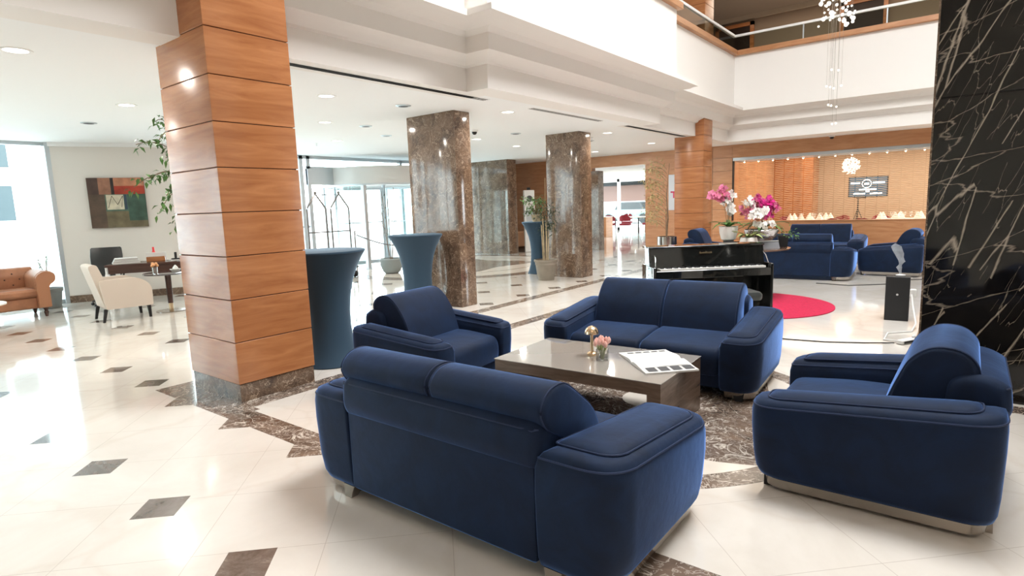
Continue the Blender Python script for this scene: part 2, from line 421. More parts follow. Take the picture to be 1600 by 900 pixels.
# upper gallery
b = MB(); b.box(15.3, 19, -9, 8, 4.2, 4.4); b.box(-8, 15.3, 5.0, 8, 4.2, 4.4); struct('floor_gallery', b, 'cream_wall')
M['taupe'] = mat('taupe_wall', (.23, .17, .125), .7)
M['taupe_ceiling'] = mat('taupe_ceiling', (.30, .25, .21), .8)
b = MB(); b.box(18.6, 18.8, -9, 8.2, 4.4, 6.9); b.box(-8, 18.8, 8, 8.2, 4.4, 6.9); struct('wall_gallery', b, 'taupe')
b = MB(); b.box(15.0, 18.8, -9, 8.2, 6.72, 6.9); b.box(-8, 15.0, 4.8, 8.2, 6.72, 6.9); struct('ceiling_gallery', b, 'taupe_ceiling')
b = MB(); b.box(18.5, 18.6, -9, 8, 6.6, 6.72); struct('trim_13', b, mat('taupe_crown', (.42, .35, .28), .6))
b = MB()
b.box(14.9, 15.0, -9, 8.2, 6.9, 9.2); b.box(-8, 15.0, 4.8, 4.9, 6.9, 9.2)
struct('wall_atrium', b, 'white')
b = MB(); b.box(-8, 15, 2.0, 4.9, 9.2, 9.3); b.box(-8, 15, -9, -2.0, 9.2, 9.3); b.box(-8, 3.5, -2, 2, 9.2, 9.3); b.box(9.5, 15, -2, 2, 9.2, 9.3)
struct('ceiling_atrium', b, 'white')
# walls behind the viewer
b = MB(); b.box(-8.1, -8, -9, 13.2, 0, 9.2); struct('wall_west', b, 'cream_wall')
b = MB(); b.box(-8, 19, -9.1, -9, 0, 9.2); struct('wall_south', b, 'cream_wall')
# gallery doors (dark) + frames
for i, (y0, y1) in enumerate([(5.35, 6.25), (2.05, 2.95)]):
    b = MB(); b.box(18.54, 18.598, y0, y1, 4.4, 6.42); d = struct('door_%d' % (i+1), b, mat('dark_door', (.022, .009, .005), .5))
    b = MB(); b.box(18.5, 18.59, y0-.1, y0, 4.4, 6.52); b.box(18.5, 18.59, y1, y1+.1, 4.4, 6.52); b.box(18.5, 18.59, y0-.1, y1+.1, 6.42, 6.52)
    b.build('door_frame', 'wood', d)
# glass balustrade of the gallery
rail = thing('glass_balustrade', 'smoky glass balustrade with white handrail on the upper gallery edge', 'railing', (0, 0, 0))
b = MB(); sweep_path(path[2:], [(.19, 4.975), (.205, 4.975), (.205, 5.30), (.19, 5.30)], b); b.build('glass_panel', 'glass_grey', rail)
b = MB(); sweep_path(path[2:], [(.165, 5.30), (.23, 5.30), (.23, 5.35), (.165, 5.35)], b); b.build('handrail', 'white', rail)
for y in (3.2, 1.6, 0): MB().box(15.085, 15.11, y-.012, y+.012, 4.975, 5.3).build('joint_strip', 'frame', rail)
# far timber wall with the restaurant opening
b = MB()
def panels(mb, x, y0, y1, z0, z1, step=.343, gap=.006, t=.2):
    mb.box(x+.012, x+t, y0, y1, z0, z1, 1)
    z = z0
    while z < z1-.02:
        mb.box(x, x+.02, y0, y1, z+gap, min(z+step, z1)-0, 0); z += step
panels(b, 16.3, 5.1, 5.62, .15, H); b.box(16.3, 16.5, 5.1, 5.62, 0, .15, 2)
b.box(16.3, 16.5, 5.63, 7.6, .0, H); b.box(16.3, 16.5, 7.6, 9.38, 2.55, H); b.box(16.3, 16.5, 9.38, 14.5, 0, H)
struct('wall_east', b, ['wood_wall', 'dark', 'bmarble'])
b = MB(); b.box(16.28, 16.5, -9, 5.09, 2.54, H+.02); struct('wall_fascia', b, 'wood_wall')
b = MB(); b.box(16.31, 16.46, -9, 5.09, 2.46, 2.539); struct('trim_14', b, 'frame')
b = MB(); b.box(16.3, 16.48, -9, 5.09, 0, .85); b.box(16.28, 16.50, -9, 5.09, .85, .87); struct('wall_counter', b, 'wood_wall')
b = MB(); b.box(16.18, 16.5, 9.10, 9.75, 0, 2.45); struct('wall_pilaster', b, 'bmarble')
# bar room
b = MB(); b.box(21.5, 21.6, -9, 5.3, 0, 3.2); struct('wall_bar_back', b, mat('tan_wall', (.42, .30, .20), .7))
b = MB(); b.box(16.5, 21.6, 5.11, 5.3, 0, 3.2); struct('wall_bar_side', b, 'wood_wall')
b = MB(); b.box(20.6, 21.49, 3.95, 5.1, 0, 3.1); b.box(20.55, 20.6, 3.95, 4.3, 0, 3.1); struct('wall_bar_panel', b, 'wood')
b = MB(); b.box(16.5, 21.6, -9, 5.3, 3.1, 3.2); struct('ceiling_bar', b, mat('bar_ceiling', (.25, .17, .12), .7))
# restaurant room
b = MB(); b.box(16.5, 28.2, 5.31, 19, 2.66, 2.8); struct('ceiling_restaurant', b, 'ceil')
b = MB(); b.box(16.5, 28.2, 5.31, 5.4, 0, 2.66); struct('wall_restaurant', b, 'white')
w = MB()
for y in (6.0, 8.5, 11.1, 12.9, 14.5, 16.6, 18.8): w.box(28, 28.12, y, y+.14, 0, 2.66)
w.box(28, 28.12, 5.4, 19, 2.5, 2.66); w.box(28, 28.12, 5.4, 19, 0, .15)
win = struct('window_1', w, 'white'); g = MB(); g.box(28.05, 28.06, 5.4, 19, .15, 2.5); g.build('window_glass', 'glass', win)
# facade glazing y = 13
w = MB()
for x in (-4.2, -1.4, 1.2): w.box(x, x+.09, 13, 13.12, 0, H)
w.box(-8, 3.45, 13, 13.12, 2.82, H); w.box(-8, 3.45, 13, 13.12, 0, .08); w.box(3.38, 3.5, 12.95, 13.12, 0, H)
win = struct('window_2', w, 'frame'); g = MB(); g.box(-8, 3.4, 13.05, 13.06, .08, 2.82); g.build('window_glass', 'glass', win)
w = MB()
for x in (3.6, 5.75, 7.4, 8.42, 8.62): w.box(x, x+.1, 13, 13.12, 0, H)
w.box(3.5, 14.8, 13, 13.12, 2.8, H); w.box(8.6, 12.6, 13, 13.1, 2.56, 2.62); w.box(3.5, 8.6, 13, 13.12, 0, .08); w.box(12.55, 12.65, 13, 13.12, 0, H); w.box(11.66, 11.74, 13, 13.12, 2.56, H); w.box(13.6, 13.7, 13, 13.12, 0, H)
w.box(3.5, 8.6, 13.02, 13.08, 1.12, 1.16)
win = struct('window_3', w, 'frame'); g = MB(); g.box(3.5, 8.5, 13.05, 13.06, .08, 2.8); g.box(8.7, 12.6, 13.05, 13.06, 2.62, 2.8); g.box(12.65, 14.8, 13.05, 13.06, .05, 2.8); g.build('window_glass', 'glass', win)
b = MB(); b.box(14.8, 16.3, 13, 13.2, 0, H); b.box(16.3, 20, 14.4, 14.5, 0, 3.0); b.box(19.9, 20, 14.5, 19, 0, 3); struct('wall_north', b, 'cream_wall')
# angled picture wall on the left
wr = math.radians(-26)
pw = thing('wall_left', None, None, (3.45, 12.95, 0), wr); pw['kind'] = 'structure'
MB().box(0, 1.82, 0, .15, .13, H).build('wall_panel', 'cream_wall', pw)
MB().box(0, 1.83, -.012, .16, 0, .13).build('baseboard', 'bmarble', pw)
MB().box(-.02, 1.84, -.03, .16, H-.07, H).build('cornice', 'white', pw)
# ------------------------------------------------------------------ columns
def wood_column(x0, x1, y0, y1, ztop, label, extra=None):
    t = thing('timber_column', label, 'column', ((x0+x1)/2, (y0+y1)/2, 0))
    hx, hy = (x1-x0)/2, (y1-y0)/2
    b = MB(); b.box(-hx+.008, hx-.008, -hy+.008, hy-.008, 0, .145); b.build('marble_base', 'bmarble', t)['label'] = 'dark brown marble base'
    b = MB(); b.box(-hx+.012, hx-.012, -hy+.012, hy-.012, .145, ztop, 1)
    z = .13
    while z < ztop-.05:
        b.box(-hx, hx, -hy, hy, z+.020, min(z+.343, ztop)+.014, 0, .003); z += .343
    b.build('shaft', ['wood', 'dark'], t)
    return t
wood_column(2.24, 2.93, 4.54, 5.36, 4.25, 'big honey timber panelled column standing at the left of the blue sofas')
wood_column(13.12, 13.66, 4.73, 5.40, 6.7, 'far timber panelled column rising to the upper gallery beside the piano end of the hall')
def marble_column(x0, x1, y0, y1, label, z1=H):
    return tag(MB().box((x0-x1)/2, (x1-x0)/2, (y0-y1)/2, (y1-y0)/2, 0, z1, 0, .006).build('marble_column', 'bmarble', None, ((x0+x1)/2, (y0+y1)/2, 0)), label, 'column')
marble_column(6.41, 6.75, 5.95, 6.94, 'brown polished marble column right behind the second tall blue table')
marble_column(10.13, 10.56, 6.1, 6.9, 'brown polished marble column with the clay plant pot at its foot')
marble_column(14.32, 14.78, 11.2, 12.9, 'farthest brown marble column near the entrance sofa')
nc = thing('black_marble_column', 'huge black marble column with white veins at the right edge', 'column', (5.26, .24, 0))
b = MB(); b.box(0, 1.0, -3.4, 0, .0, 2.138, 0, .004); b.box(0, 1.0, -3.4, 0, 2.142, 6, 0, .004); b.box(.01, .99, -3.39, -.01, .1, 5.9)
b.build('cladding', 'nero', nc)
b = MB(); b.box(.012, .03, 0, .012, .02, 5.9); b.build('edge_strip', 'bmarble', nc)
# ------------------------------------------------------------------ exterior
M['pave'] = mat('exterior_paving', (.62, .62, .61), .9)
b = MB(); b.add([(-40, 13.1, -.05), (70, 13.1, -.05), (70, 70, -.05), (-40, 70, -.05)], [(0, 1, 2, 3)]); b.add([(28.2, -30, -.05), (70, -30, -.05), (70, 13.1, -.05), (28.2, 13.1, -.05)], [(0, 1, 2, 3)])
struct('ground_outside', b, 'pave')
M['facade_pale'] = mat('pale_render', (.66, .68, .70), .9); M['facade_glass'] = mat('blue_window', (.085, .105, .115), .2)
bl = thing('apartment_building', 'pale building with blue windows seen through the left glass wall', 'building', (1, 24, 0))
MB().box(-14, 8.5, 0, 6, -.05, 14).build('wall', 'facade_pale', bl)
for x in (-9.8, -6.5, -3.2, 0.1, 2.64, 5.6):
    for z in (1.5, 3.15, 5.2):
        fr = MB().box(x, x+1.7, -.06, .0, z, z+1.2).build('window_frame', 'white', bl)
        MB().box(x+.08, x+.8, -.08, -.06, z+.06, z+1.14).box(x+.9, x+1.62, -.08, -.06, z+.06, z+1.14).build('window_pane', 'facade_glass', fr)
bl = thing('street_building', 'pinkish building across the street beyond the restaurant windows', 'building', (44, 18, 0))
MB().box(0, 5, -16, 14, -.05, 1.5).build('ground_floor', 'facade_pale', bl)
MB().box(-.4, 5, -16, 14, 1.5, 2.75).build('pink_band', mat('pink_render', (.14, .075, .06), .9), bl)
MB().box(-1.5, 5, -16, 14, 3.05, 3.6).build('canopy', mat('dark_canopy', (.02, .02, .02), .8), bl)
MB().box(0, 5, -16, 14, 2.75, 9).build('upper_wall', mat('grey_render', (.05, .05, .05), .9), bl)
car = thing('parked_car', 'grey green car parked outside the restaurant windows', 'car', (38, 18.8, 0), PI/2)
MB().loft([[(x, y*s, z) for x, y in rpoly([(-2.1, -.85, .3), (2.1, -.85, .3), (2.1, .85, .3), (-2.1, .85, .3)], 3)] for z, s in ((.25, 1), (.5, 1.02), (.85, .98), (.92, .9))]).build('body', mat('car_paint', (.12, .17, .16), .2), car)
MB().loft([[(x*s, y*s2, z) for x, y in rpoly([(-1.3, -.75, .2), (1.0, -.75, .2), (1.0, .75, .2), (-1.3, .75, .2)], 3)] for z, s, s2 in ((.9, 1, 1), (1.38, .72, .85), (1.42, .6, .75))]).build('cabin', 'blackmatt', car)
for x in (-1.3, 1.3):
    for y in (-.8, .8):
        b = MB().cyl(0, 0, .32, -.1, .1, 16); b.xf(Matrix.Translation((x, y, .32)) @ Matrix.Rotation(PI/2, 4, 'X')); b.build('wheel', 'blackmatt', car)
#@@FURN@@
# ================================================================== SOFAS
def piping(path, parent, r=.0045):
    return MB().tube(path, r, 6, closed=True).build('piping', 'piping', parent)
def sofa(name, label, cat, loc, rz, W, seats, aw, group, lift=0.0, lean=0.0, D=1.0, rl=0.0, oh=0.0):
    """faces local -y; back plane y = +D/2"""
    t = thing(name, label, cat, loc, rz, group)
    hb = D/2; sw = W-2*aw; tilt = .10
    def z_t(z, y): return z+(z/.54)*tilt*y if z > .2 else z
    # arms
    for s in (-1, 1):
        def outline(io, ii, if_, ib, z, sg=s):
            xi = W/2-aw+ii; xo = W/2-io; yf = -hb+if_; yb = hb-ib
            P = rpoly([(xi, yf, .03), (xo, yf, .17), (xo, yb, .15), (xi, yb, .012)], 7)
            out = []
            for x, y in P:
                k = (x-xi)/(xo-xi)
                x2 = x+k*.035*(1-(2*y/D)**2)-k*.02
                y2 = y-(1-abs(k-.45)*1.4)*.012*(1 if y < 0 else 0)
                out.append((x2*sg, y2, z_t(z, y2)))
            return out if sg > 0 else list(reversed(out))
        R = [outline(.070, .03, .055, .035, .070), outline(.045, .004, .035, .022, .077), outline(.026, 0, .020, .012, .11), outline(.011, 0, .009, .006, .19), outline(.0, 0, .0, .0, .36),
             outline(.0, .004, .0, .0, .45), outline(.006, .016, .006, .003, .488), outline(.018, .036, .016, .012, .512), outline(.045, .060, .04, .04, .524), outline(.08, .085, .08, .08, .526)]
        arm = MB().loft(R).build('armrest', 'velvet', t, angle=1.2)
        po = outline(.008, .018, .008, .004, .491)
        piping(po, arm)
        # inset pad on the arm top
        def pad(i, z):
            i = min(i, (aw-.12)*.4)
            xi = W/2-aw+.045+i; xo = W/2-.075-i; yf = -hb+.07+i; yb = hb-.09-i
            P = rpoly([(xi, yf, .03), (xo, yf, .13), (xo, yb, .09), (xi, yb, .03)], 6)
            out = [((x+(x-xi)/(xo-xi)*.03*(1-(2*y/D)**2))*s, y, z_t(z, y)) for x, y in P]
            return out if s > 0 else list(reversed(out))
        p = MB().loft([pad(0, .50), pad(0, .527), pad(.008, .536), pad(.03, .545), pad(.07, .551)]).build('arm_pad', 'velvet', arm, angle=1.2)
        piping(pad(-.002, .530), arm)
        # brushed plinth under the arm and feet
        def pl(i, z):
            P = rpoly([(W/2-aw+.02, -hb+.055+i, .02), (W/2-.07-i, -hb+.055+i, .14), (W/2-.07-i, hb-.04-i, .12), (W/2-aw+.02, hb-.04-i, .02)], 6)
            out = [((x+(1-(2*y/D)**2)*.03)*s, y, z) for x, y in P]
            return out if s > 0 else list(reversed(out))
        MB().loft([pl(.01, .022), pl(0, .072)]).build('plinth', 'steel', t)
        for yy, sg in ((-hb+.10, -1), (hb-.065, 1)):
            xx = (W/2-(aw*.55 if sg < 0 else aw-.06))*s
            def q(z, k, o): return [(xx+a*k+o*s*.3, yy+b_*k+o*sg, z) for a, b_ in ((-.035, -.03), (.035, -.03), (.035, .03), (-.035, .03))]
            MB().loft([q(0, .72, .02), q(.035, 1.0, .010), q(.069, 1.25, 0)]).build('leg', 'steel' if sg > 0 else 'blackmatt', t)
    # lower body
    b = MB(); b.box(-sw/2-.02, sw/2+.02, -hb+.06, hb-.10, .075, .30, 0, .02); b.build('seat_base', 'velvet', t)
    b = MB(); b.box(-sw/2+.002, sw/2-.002, hb-.16, hb-.006, .072, .53, 0, .018); b.build('back_panel', 'velvet', t)
    prof = rpoly([(hb-.24, .45, .02), (hb-.008, .475, .02), (hb+.016, .53, .03), (hb+.006, .635+rl, .022), (hb-.06, .675+rl, .05), (hb-.14, .685+rl, .05), (hb-.22, .65+rl, .05)], 5)
    br = cushion(prof, -sw/2-.028, sw/2+.028, .05).build('back_roll', 'velvet', t, angle=1.2)
    # piping along the back top edge
    piping([(x, hb+.004-(abs(x) > sw/2)*.02, .632+rl) for x in [-sw/2-.02+(sw+.04)*k/16 for k in range(17)]]+[(x, hb+.0, .628+rl) for x in [sw/2-(sw)*k/16 for k in range(17)]], br, .003)
    cw = sw/seats
    for i in range(seats):
        x0 = -sw/2+i*cw; x1 = x0+cw
        ps = rpoly([(-hb+.035, .17, .02), (-hb+.012, .26, .05), (-hb+.03, .385, .075), (-.10, .425, .2), (.18, .415, .05), (.18, .29, .03), (-hb+.12, .27, .05)], 6)
        sc = cushion(ps, x0+.003, x1-.003, .035).build('seat_cushion', 'velvet', t, angle=1.2)
        L = lean
        pb = rpoly([(hb-.50+L*0, .37, .03), (hb-.43-L*.2, .60, .12), (hb-.335+L, .77+lift, .07), (hb-.245+L, .835+lift, .06), (hb-.13+L, .825+lift, .07), (hb-.065+L, .755+lift, .06), (hb-.085+L*.6, .665+lift, .05), (hb-.17, .56, .05), (hb-.20, .38, .03)], 6)
        xa = x0-(oh if i == 0 else 0); xb = x1+(oh if i == seats-1 else 0)
        bc = cushion(pb, xa+.002, xb-.002, .028).build('back_cushion', 'velvet', t, angle=1.2)
        for e in (xa+.014, xb-.014):
            cy = sum(p[0] for p in pb)/len(pb); cz = sum(p[1] for p in pb)/len(pb)
            piping([(e, cy+(y-cy)*.985, cz+(z-cz)*.985) for y, z in pb], bc, .0035)
    return t
G1 = 'navy velvet sofas of the near lounge group'
sofa('sofa', 'nearest navy velvet two-seat sofa seen from behind, in front of the coffee table', 'sofa', (2.235, 1.865, 0), PI/2, 1.91, 2, .37, 'near lounge seating', lean=.065, lift=-.035, rl=.01, oh=.045)
sofa('sofa', 'navy velvet two-seat sofa facing the viewer behind the coffee table with book', 'sofa', (4.71, 2.07, 0), -PI/2+.055, 1.86, 2, .295, 'near lounge seating', lift=-.045)
sofa('armchair', 'navy velvet armchair at the left end of the coffee table, behind the nearest sofa', 'armchair', (3.475, 3.56, 0), .10, 1.12, 1, .235, 'near lounge seating', lift=-.035, D=.93)
sofa('armchair', 'navy velvet armchair seen from its side at the right beside the black marble column', 'armchair', (3.565, .325, 0), PI, 1.17, 1, .27, 'near lounge seating', lift=-.04, D=1.02, rl=.005, lean=-.035)
# far lounge group
sofa('sofa', 'far navy sofa seen from behind, beyond the red round rug', 'sofa', (11.85, 2.52, 0), PI/2+.06, 1.95, 2, .35, 'far lounge seating', lift=-.02)
sofa('sofa', 'farthest navy sofa facing the viewer in front of the timber counter', 'sofa', (15.0, 2.72, 0), -PI/2+.03, 1.9, 2, .32, 'far lounge seating', lift=-.01)
sofa('armchair', 'far navy armchair seen from its side in front of the timber counter at right', 'armchair', (12.9, 1.08, 0), PI-.03, 1.08, 1, .25, 'far lounge seating', lift=.0)
sofa('armchair', 'far navy armchair half hidden behind the piano and the orchids', 'armchair', (12.5, 4.32, 0), .05, 1.05, 1, .25, 'far lounge seating', lift=.03)
# ================================================================== COFFEE TABLE and what stands on it
th = math.radians(2.0)
ct = thing('coffee_table', 'low smoked oak coffee table with glossy grey glass top between the blue sofas', 'coffee table', (3.63, 2.08, 0), th)
tz = .39
b = MB(); b.box(-.375, .375, -.635, .635, tz-.085, tz-.008); b.build('table_top', 'wood_table', ct)
for s in (-1, 1):
    MB().box(-.375, .375, (.635-.09)*s if s > 0 else -.635, .635 if s > 0 else -.545, 0, tz-.0855).build('side_panel', 'wood_table', ct)
M['grey_glass'] = mat('grey_glass_top', (.33, .30, .27), .03, 0, coat=1, spec=.8)
MB().box(-.38, .38, -.64, .64, tz-.0075, tz, 0, .002).build('glass_top', 'grey_glass', ct)
lamp = thing('table_lamp', 'small gold mushroom table lamp on the coffee table', 'lamp', (3.66, 2.13, tz))
MB().lathe([(.033, 0), (.036, .004), (.036, .02), (.030, .026), (.012, .03)], n=28).build('base', 'brass', lamp)
MB().lathe([(.0115, .03), (.0115, .175)], n=16).build('stem', 'brass', lamp)
pr = [(.006, .222)]+[(.052*math.sin(PI/2*k/8), .165+.055*math.cos(PI/2*k/8)) for k in range(1, 9)]+[(.050, .163), (.044, .166), (.01, .185)]
b = MB().lathe(pr, n=30)
b.build('lamp_shade', 'brass', lamp)
va = thing('flower_vase', 'short square glass vase with pale pink tulips on the coffee table', 'flower vase', (3.60, 2.01, tz), .4)
M['cutglass'] = mat('cut_glass', (.92, .92, .88), .04, trans=.9)
b = MB()
b.loft([[(x*s, y*s, z) for x, y in rpoly([(-.042, -.042, .01), (.042, -.042, .01), (.042, .042, .01), (-.042, .042, .01)], 2)] for z, s in ((0, .92), (.004, 1), (.075, 1), (.077, .96), (.075, .9), (.008, .88))])
b.build('glass_body', 'cutglass', va)
b = MB(); pk = MB()
for i in range(15):
    a = i*2.4; r = .010+.048*math.sqrt(i/15); hx = r*math.cos(a); hy = r*math.sin(a); hz = .105+.03*(1-i/15)+random.uniform(-.008, .012)
    b.tube(bez((hx*.2, hy*.2, .01), (hx*.3, hy*.3, .06), (hx, hy, hz), 4), .0022, 5)
    pk.lathe([(.002, hz-.012), (.010, hz-.004), (.0145, hz+.010), (.012, hz+.024), (.004, hz+.037)], (hx, hy), 8)
    if i % 3 == 0: leaf(b, (hx*.5, hy*.5, .07), (hx, hy, .04), .05, .016)
b.build('stems', 'leaf_pale', va); pk.build('tulips', mat('pale_pink_petal', (.80, .46, .40), .5, var=.15, vs_=20), va)
mg = thing('open_magazine', 'open white magazine with grey photographs on the coffee table corner', 'magazine', (3.72, 1.655, tz), math.radians(45.7))
def page(side, lift_):
    b = MB(); n = 9; W2 = .275; L = .36; rings = []
    for k in range(n):
        x = W2*k/(n-1); z = .006+lift_*math.sin(PI*min(1, k/(n-1)*1.0)**.6)*(1-k/(n-1))+.002
        rings.append((x*side, z))
    top = [[(x, y, z+.0012) for x, z in rings] for y in (-L/2, L/2)]
    v = []; f = []
    for z0 in (0, 1):
        for y in (-L/2, L/2):
            for x, z in rings: v.append((x, y, z+.004 if z0 else .0005))
    for k in range(n-1):
        a, c_, e, g = k, n+k, 2*n+k, 3*n+k
        f += [(a, a+1, c_+1, c_), (e, e+1, g+1, g), (a, a+1, e+1, e), (c_, c_+1, g+1, g)]
    f += [(0, n, 3*n, 2*n), (n-1, 2*n-1, 4*n-1, 3*n-1)]
    return b.add(v, f)
def pgz(x): k = abs(x)/.275; return .012+.018*math.sin(PI*min(1, k)**.6)*(1-k)+.0008
for s in (-1, 1): page(s, .018).build('pages', 'paper', mg)
b = MB()
def ink(x0, x1, y0, y1):
    n = 4
    for i in range(n):
        a = x0+(x1-x0)*i/n; c_ = x0+(x1-x0)*(i+1)/n
        b.add([(a, y0, pgz(a)+.001), (c_, y0, pgz(c_)+.001), (c_, y1, pgz(c_)+.001), (a, y1, pgz(a)+.001)], [(0, 1, 2, 3)])
b = MB()
for i in range(4): ink(-.255, -.175, -.165+i*.084, -.10+i*.084)
for i in range(5): ink(.215, .245, -.155+i*.06, -.11+i*.06)
ink(-.178, -.174, -.155, .12); ink(-.166, -.162, -.155, .05)
b.build('printed_pictures', 'ink', mg)
# ================================================================== TALL TABLES
def tall_table(x, y, label, rz=0):
    t = thing('cocktail_table', label, 'cocktail table', (x, y, 0), rz, 'stretch covered tall tables')
    pr = [(.275, .0), (.285, .01), (.255, .08), (.222, .20), (.205, .36), (.205, .52), (.222, .68), (.252, .82), (.30, .95), (.352, 1.05), (.385, 1.10)]
    MB().lathe(pr, n=40, caps=(1, 0)).build('stretch_cover', 'spandex', t)
    MB().lathe([(.385, 1.101), (.39, 1.108), (.388, 1.122), (.378, 1.126)], n=40).build('table_top', 'spandex', t)
    return t
tall_table(3.42, 4.98, 'tall dark blue stretch covered cocktail table directly behind the big timber column')
tall_table(5.92, 6.36, 'tall blue stretch covered cocktail table in front of the first marble column')
tall_table(10.55, 7.4, 'farthest tall blue stretch covered table beside the clay plant pot')
# ================================================================== PIANO
pn = thing('digital_piano', 'black upright digital piano with open lid behind the facing sofa', 'piano', (6.24, 2.81, 0), math.radians(-49.37))
W_ = 1.40
MB().box(0, .03, 0, .48, 0, .735, 0, .004).build('side_panel', 'black', pn)
MB().box(W_-.03, W_, 0, .48, 0, .735, 0, .004).build('side_panel', 'black', pn)
MB().box(.031, W_-.031, .36, .385, .0, .60).build('back_board', 'black', pn)
MB().box(.031, W_-.031, .0, .47, .60, .69, 0, .004).build('key_bed', 'black', pn)
MB().loft([[(x, y, z) for y, z in [(.17, .70), (.20, .70), (.245, .953), (.215, .958)]] for x in (.0, W_-.03)]).build('music_panel', 'black', pn)
MB().box(.0, W_-.02, .20, .48, .935, .955, 0, .003).build('lid', 'black', pn)
MB().box(.03, W_-.03, .235, .46, .69, .934).build('upper_case', 'black', pn)
k = MB()
for i in range(52):
    k.box(.085+i*.0236, .085+i*.0236+.0228, .01, .15, .691, .712)
kb = k.build('white_keys', mat('ivory_keys', (.78, .77, .74), .25), pn, flat=True); kb['kind'] = 'stuff'
k = MB()
for i in range(51):
    if i % 7 in (0, 1, 3, 4, 5): k.box(.085+(i+1)*.0236-.006, .085+(i+1)*.0236+.006, .06, .15, .713, .722)
kk = k.build('black_keys', 'blackmatt', pn, flat=True); kk['kind'] = 'stuff'
k = MB()
for i, hgt in enumerate((.026, .016, .018, .016, .024, .016, .018, .022)):
    k.loft([[(x, y, z) for x, z in ((.60+i*.019, .862), (.613+i*.019, .862), (.613+i*.019, .862+hgt), (.60+i*.019, .862+hgt))] for y in (.185, .20)])
k.build('gold_lettering', 'brass', pn, flat=True)
MB().box(.40, .98, .13, .17, .735, .742).build('music_ledge', 'black', pn)
MB().tube([(.04, .06, .74), (.05, .10, .83), (.055, .16, .86)], .005, 6).build('lid_hinge', 'chrome', pn)
MB().tube([(W_-.04, .05, .74), (W_-.05, .10, .83), (W_-.055, .16, .86)], .005, 6).build('lid_hinge', 'chrome', pn)
st = thing('piano_stool', 'dark padded piano stool between the facing sofa and the piano', 'stool', (6.36, 1.98, 0), math.radians(-49))
MB().loft([[(x*s, y*s, z) for x, y in rpoly([(-.28, -.17, .05), (.28, -.17, .05), (.28, .17, .05), (-.28, .17, .05)], 4)] for z, s in ((.42, .96), (.44, 1), (.48, 1), (.505, .93), (.512, .7))]).build('seat', mat('grey_leather', (.05, .055, .055), .35), st)
for x in (-.23, .23):
    for y in (-.12, .12): MB().box(x-.02, x+.02, y-.02, y+.02, 0, .42).build('leg', 'black', st)
rug = MB().lathe([(1.0, 0.0), (1.10, .002), (1.10, .010), (1.08, .013)], n=64).build('round_rug', 'redcarpet', None, (8.48, 2.42, .001))
tag(rug, 'round bright red rug on the pale floor behind the piano', 'rug')
# ================================================================== ORCHID TABLE
ox, oy = 8.95, 2.60
ot = thing('round_table', 'round dark table on the red rug carrying the orchid pots', 'table', (ox, oy, .0145))
MB().lathe([(.60, .725), (.62, .73), (.62, .745), (.605, .75)], n=48).build('table_top', mat('dark_wood_top', (.10, .05, .03), .12, coat=.5), ot)
MB().lathe([(.05, .03), (.045, .725)], n=20).build('column_leg', 'blackmatt', ot)
MB().lathe([(.30, 0), (.30, .015), (.06, .035)], n=36).build('base', 'blackmatt', ot)
ZT = .765
M['wpot'] = mat('white_glazed_pot', (.72, .70, .66), .3, bump=.3, bs=30)
M['silverpot'] = mat('silver_textured_bowl', (.62, .60, .62), .22, .85, bump=.5, bs=25)
M['petal_w'] = mat('white_petal', (.85, .82, .78), .5); M['petal_p'] = mat('pink_petal', (.72, .20, .34), .5, var=.3, vs_=25); M['petal_m'] = mat('magenta_petal', (.55, .02, .20), .5, var=.5, vs_=25)
def flower(mb, p, r, mi=0):
    r *= 1.25; p = Vector(p); n = (rnd_dir(-.3, .6)+Vector((-.8, -.4, 0))).normalized()
    a = n.cross(Vector((0, 0, 1))).normalized(); c_ = n.cross(a)
    for k in range(5):
        an = 2*PI*k/5+random.random(); d = a*math.cos(an)+c_*math.sin(an); s = n.cross(d)
        mb.add([p, p+d*r*.55+s*r*.42+n*r*.12, p+d*r+n*r*.02, p+d*r*.55-s*r*.38+n*r*.12], [(0, 1, 2, 3)], mi)
def orchid(loc, label, potprof, potmat, sprays, nleaf=9, ll=.26):
    t = thing('potted_orchid', label, 'orchid', loc, 0, 'orchid pots on the round table')
    MB().lathe(potprof, n=28, caps=(1, 0)).build('pot', potmat, t)
    zt = potprof[-1][1]; rt = potprof[-1][0]
    MB().lathe([(rt*.96, zt-.025), (rt*.3, zt-.02)], n=20).build('moss', 'leaf_dark', t)
    b = MB()
    for i in range(nleaf):
        a = i*2.4; d = Vector((math.cos(a), math.sin(a), 0)); p = Vector((0, 0, zt-.02)); q = p+d*ll*.5+Vector((0, 0, ll*.5)); e = p+d*ll*random.uniform(.8, 1.1)+Vector((0, 0, random.uniform(-.02, .12)))
        pts = bez(p, q, e, 6); s = Vector((-d.y, d.x, 0))
        w = [.012, .022, .03, .032, .028, .018, .003]
        v = []; f = []
        for pt, ww in zip(pts, w): v += [pt+s*ww, pt+Vector((0, 0, -.008)), pt-s*ww]
        for j in range(6): f += [(j*3, j*3+1, j*3+4, j*3+3), (j*3+1, j*3+2, j*3+5, j*3+4)]
        b.add(v, f)
    b.build('leaves', 'leaf_pale' if random.random() < .4 else 'leaf', t)
    sb = MB()
    for (tipx, tipy, tipz, m, n, r, spread) in sprays:
        p0 = Vector((random.uniform(-.02, .02), random.uniform(-.02, .02), zt-.02)); pk_ = Vector((tipx*.25, tipy*.25, tipz*1.25)); e = Vector((tipx, tipy, tipz))
        pts = bez(p0, pk_, e, 14); sb.tube(pts, .0035, 5)
        fb = MB()
        for i in range(n):
            u = random.uniform(.45, 1); q = pts[int(u*14)]
            flower(fb, q+rnd_dir()*random.uniform(0, spread), r*random.uniform(.8, 1.15))
        fb.build('blossoms', m, t)
    sb.build('stems', 'bark', t)
    return t
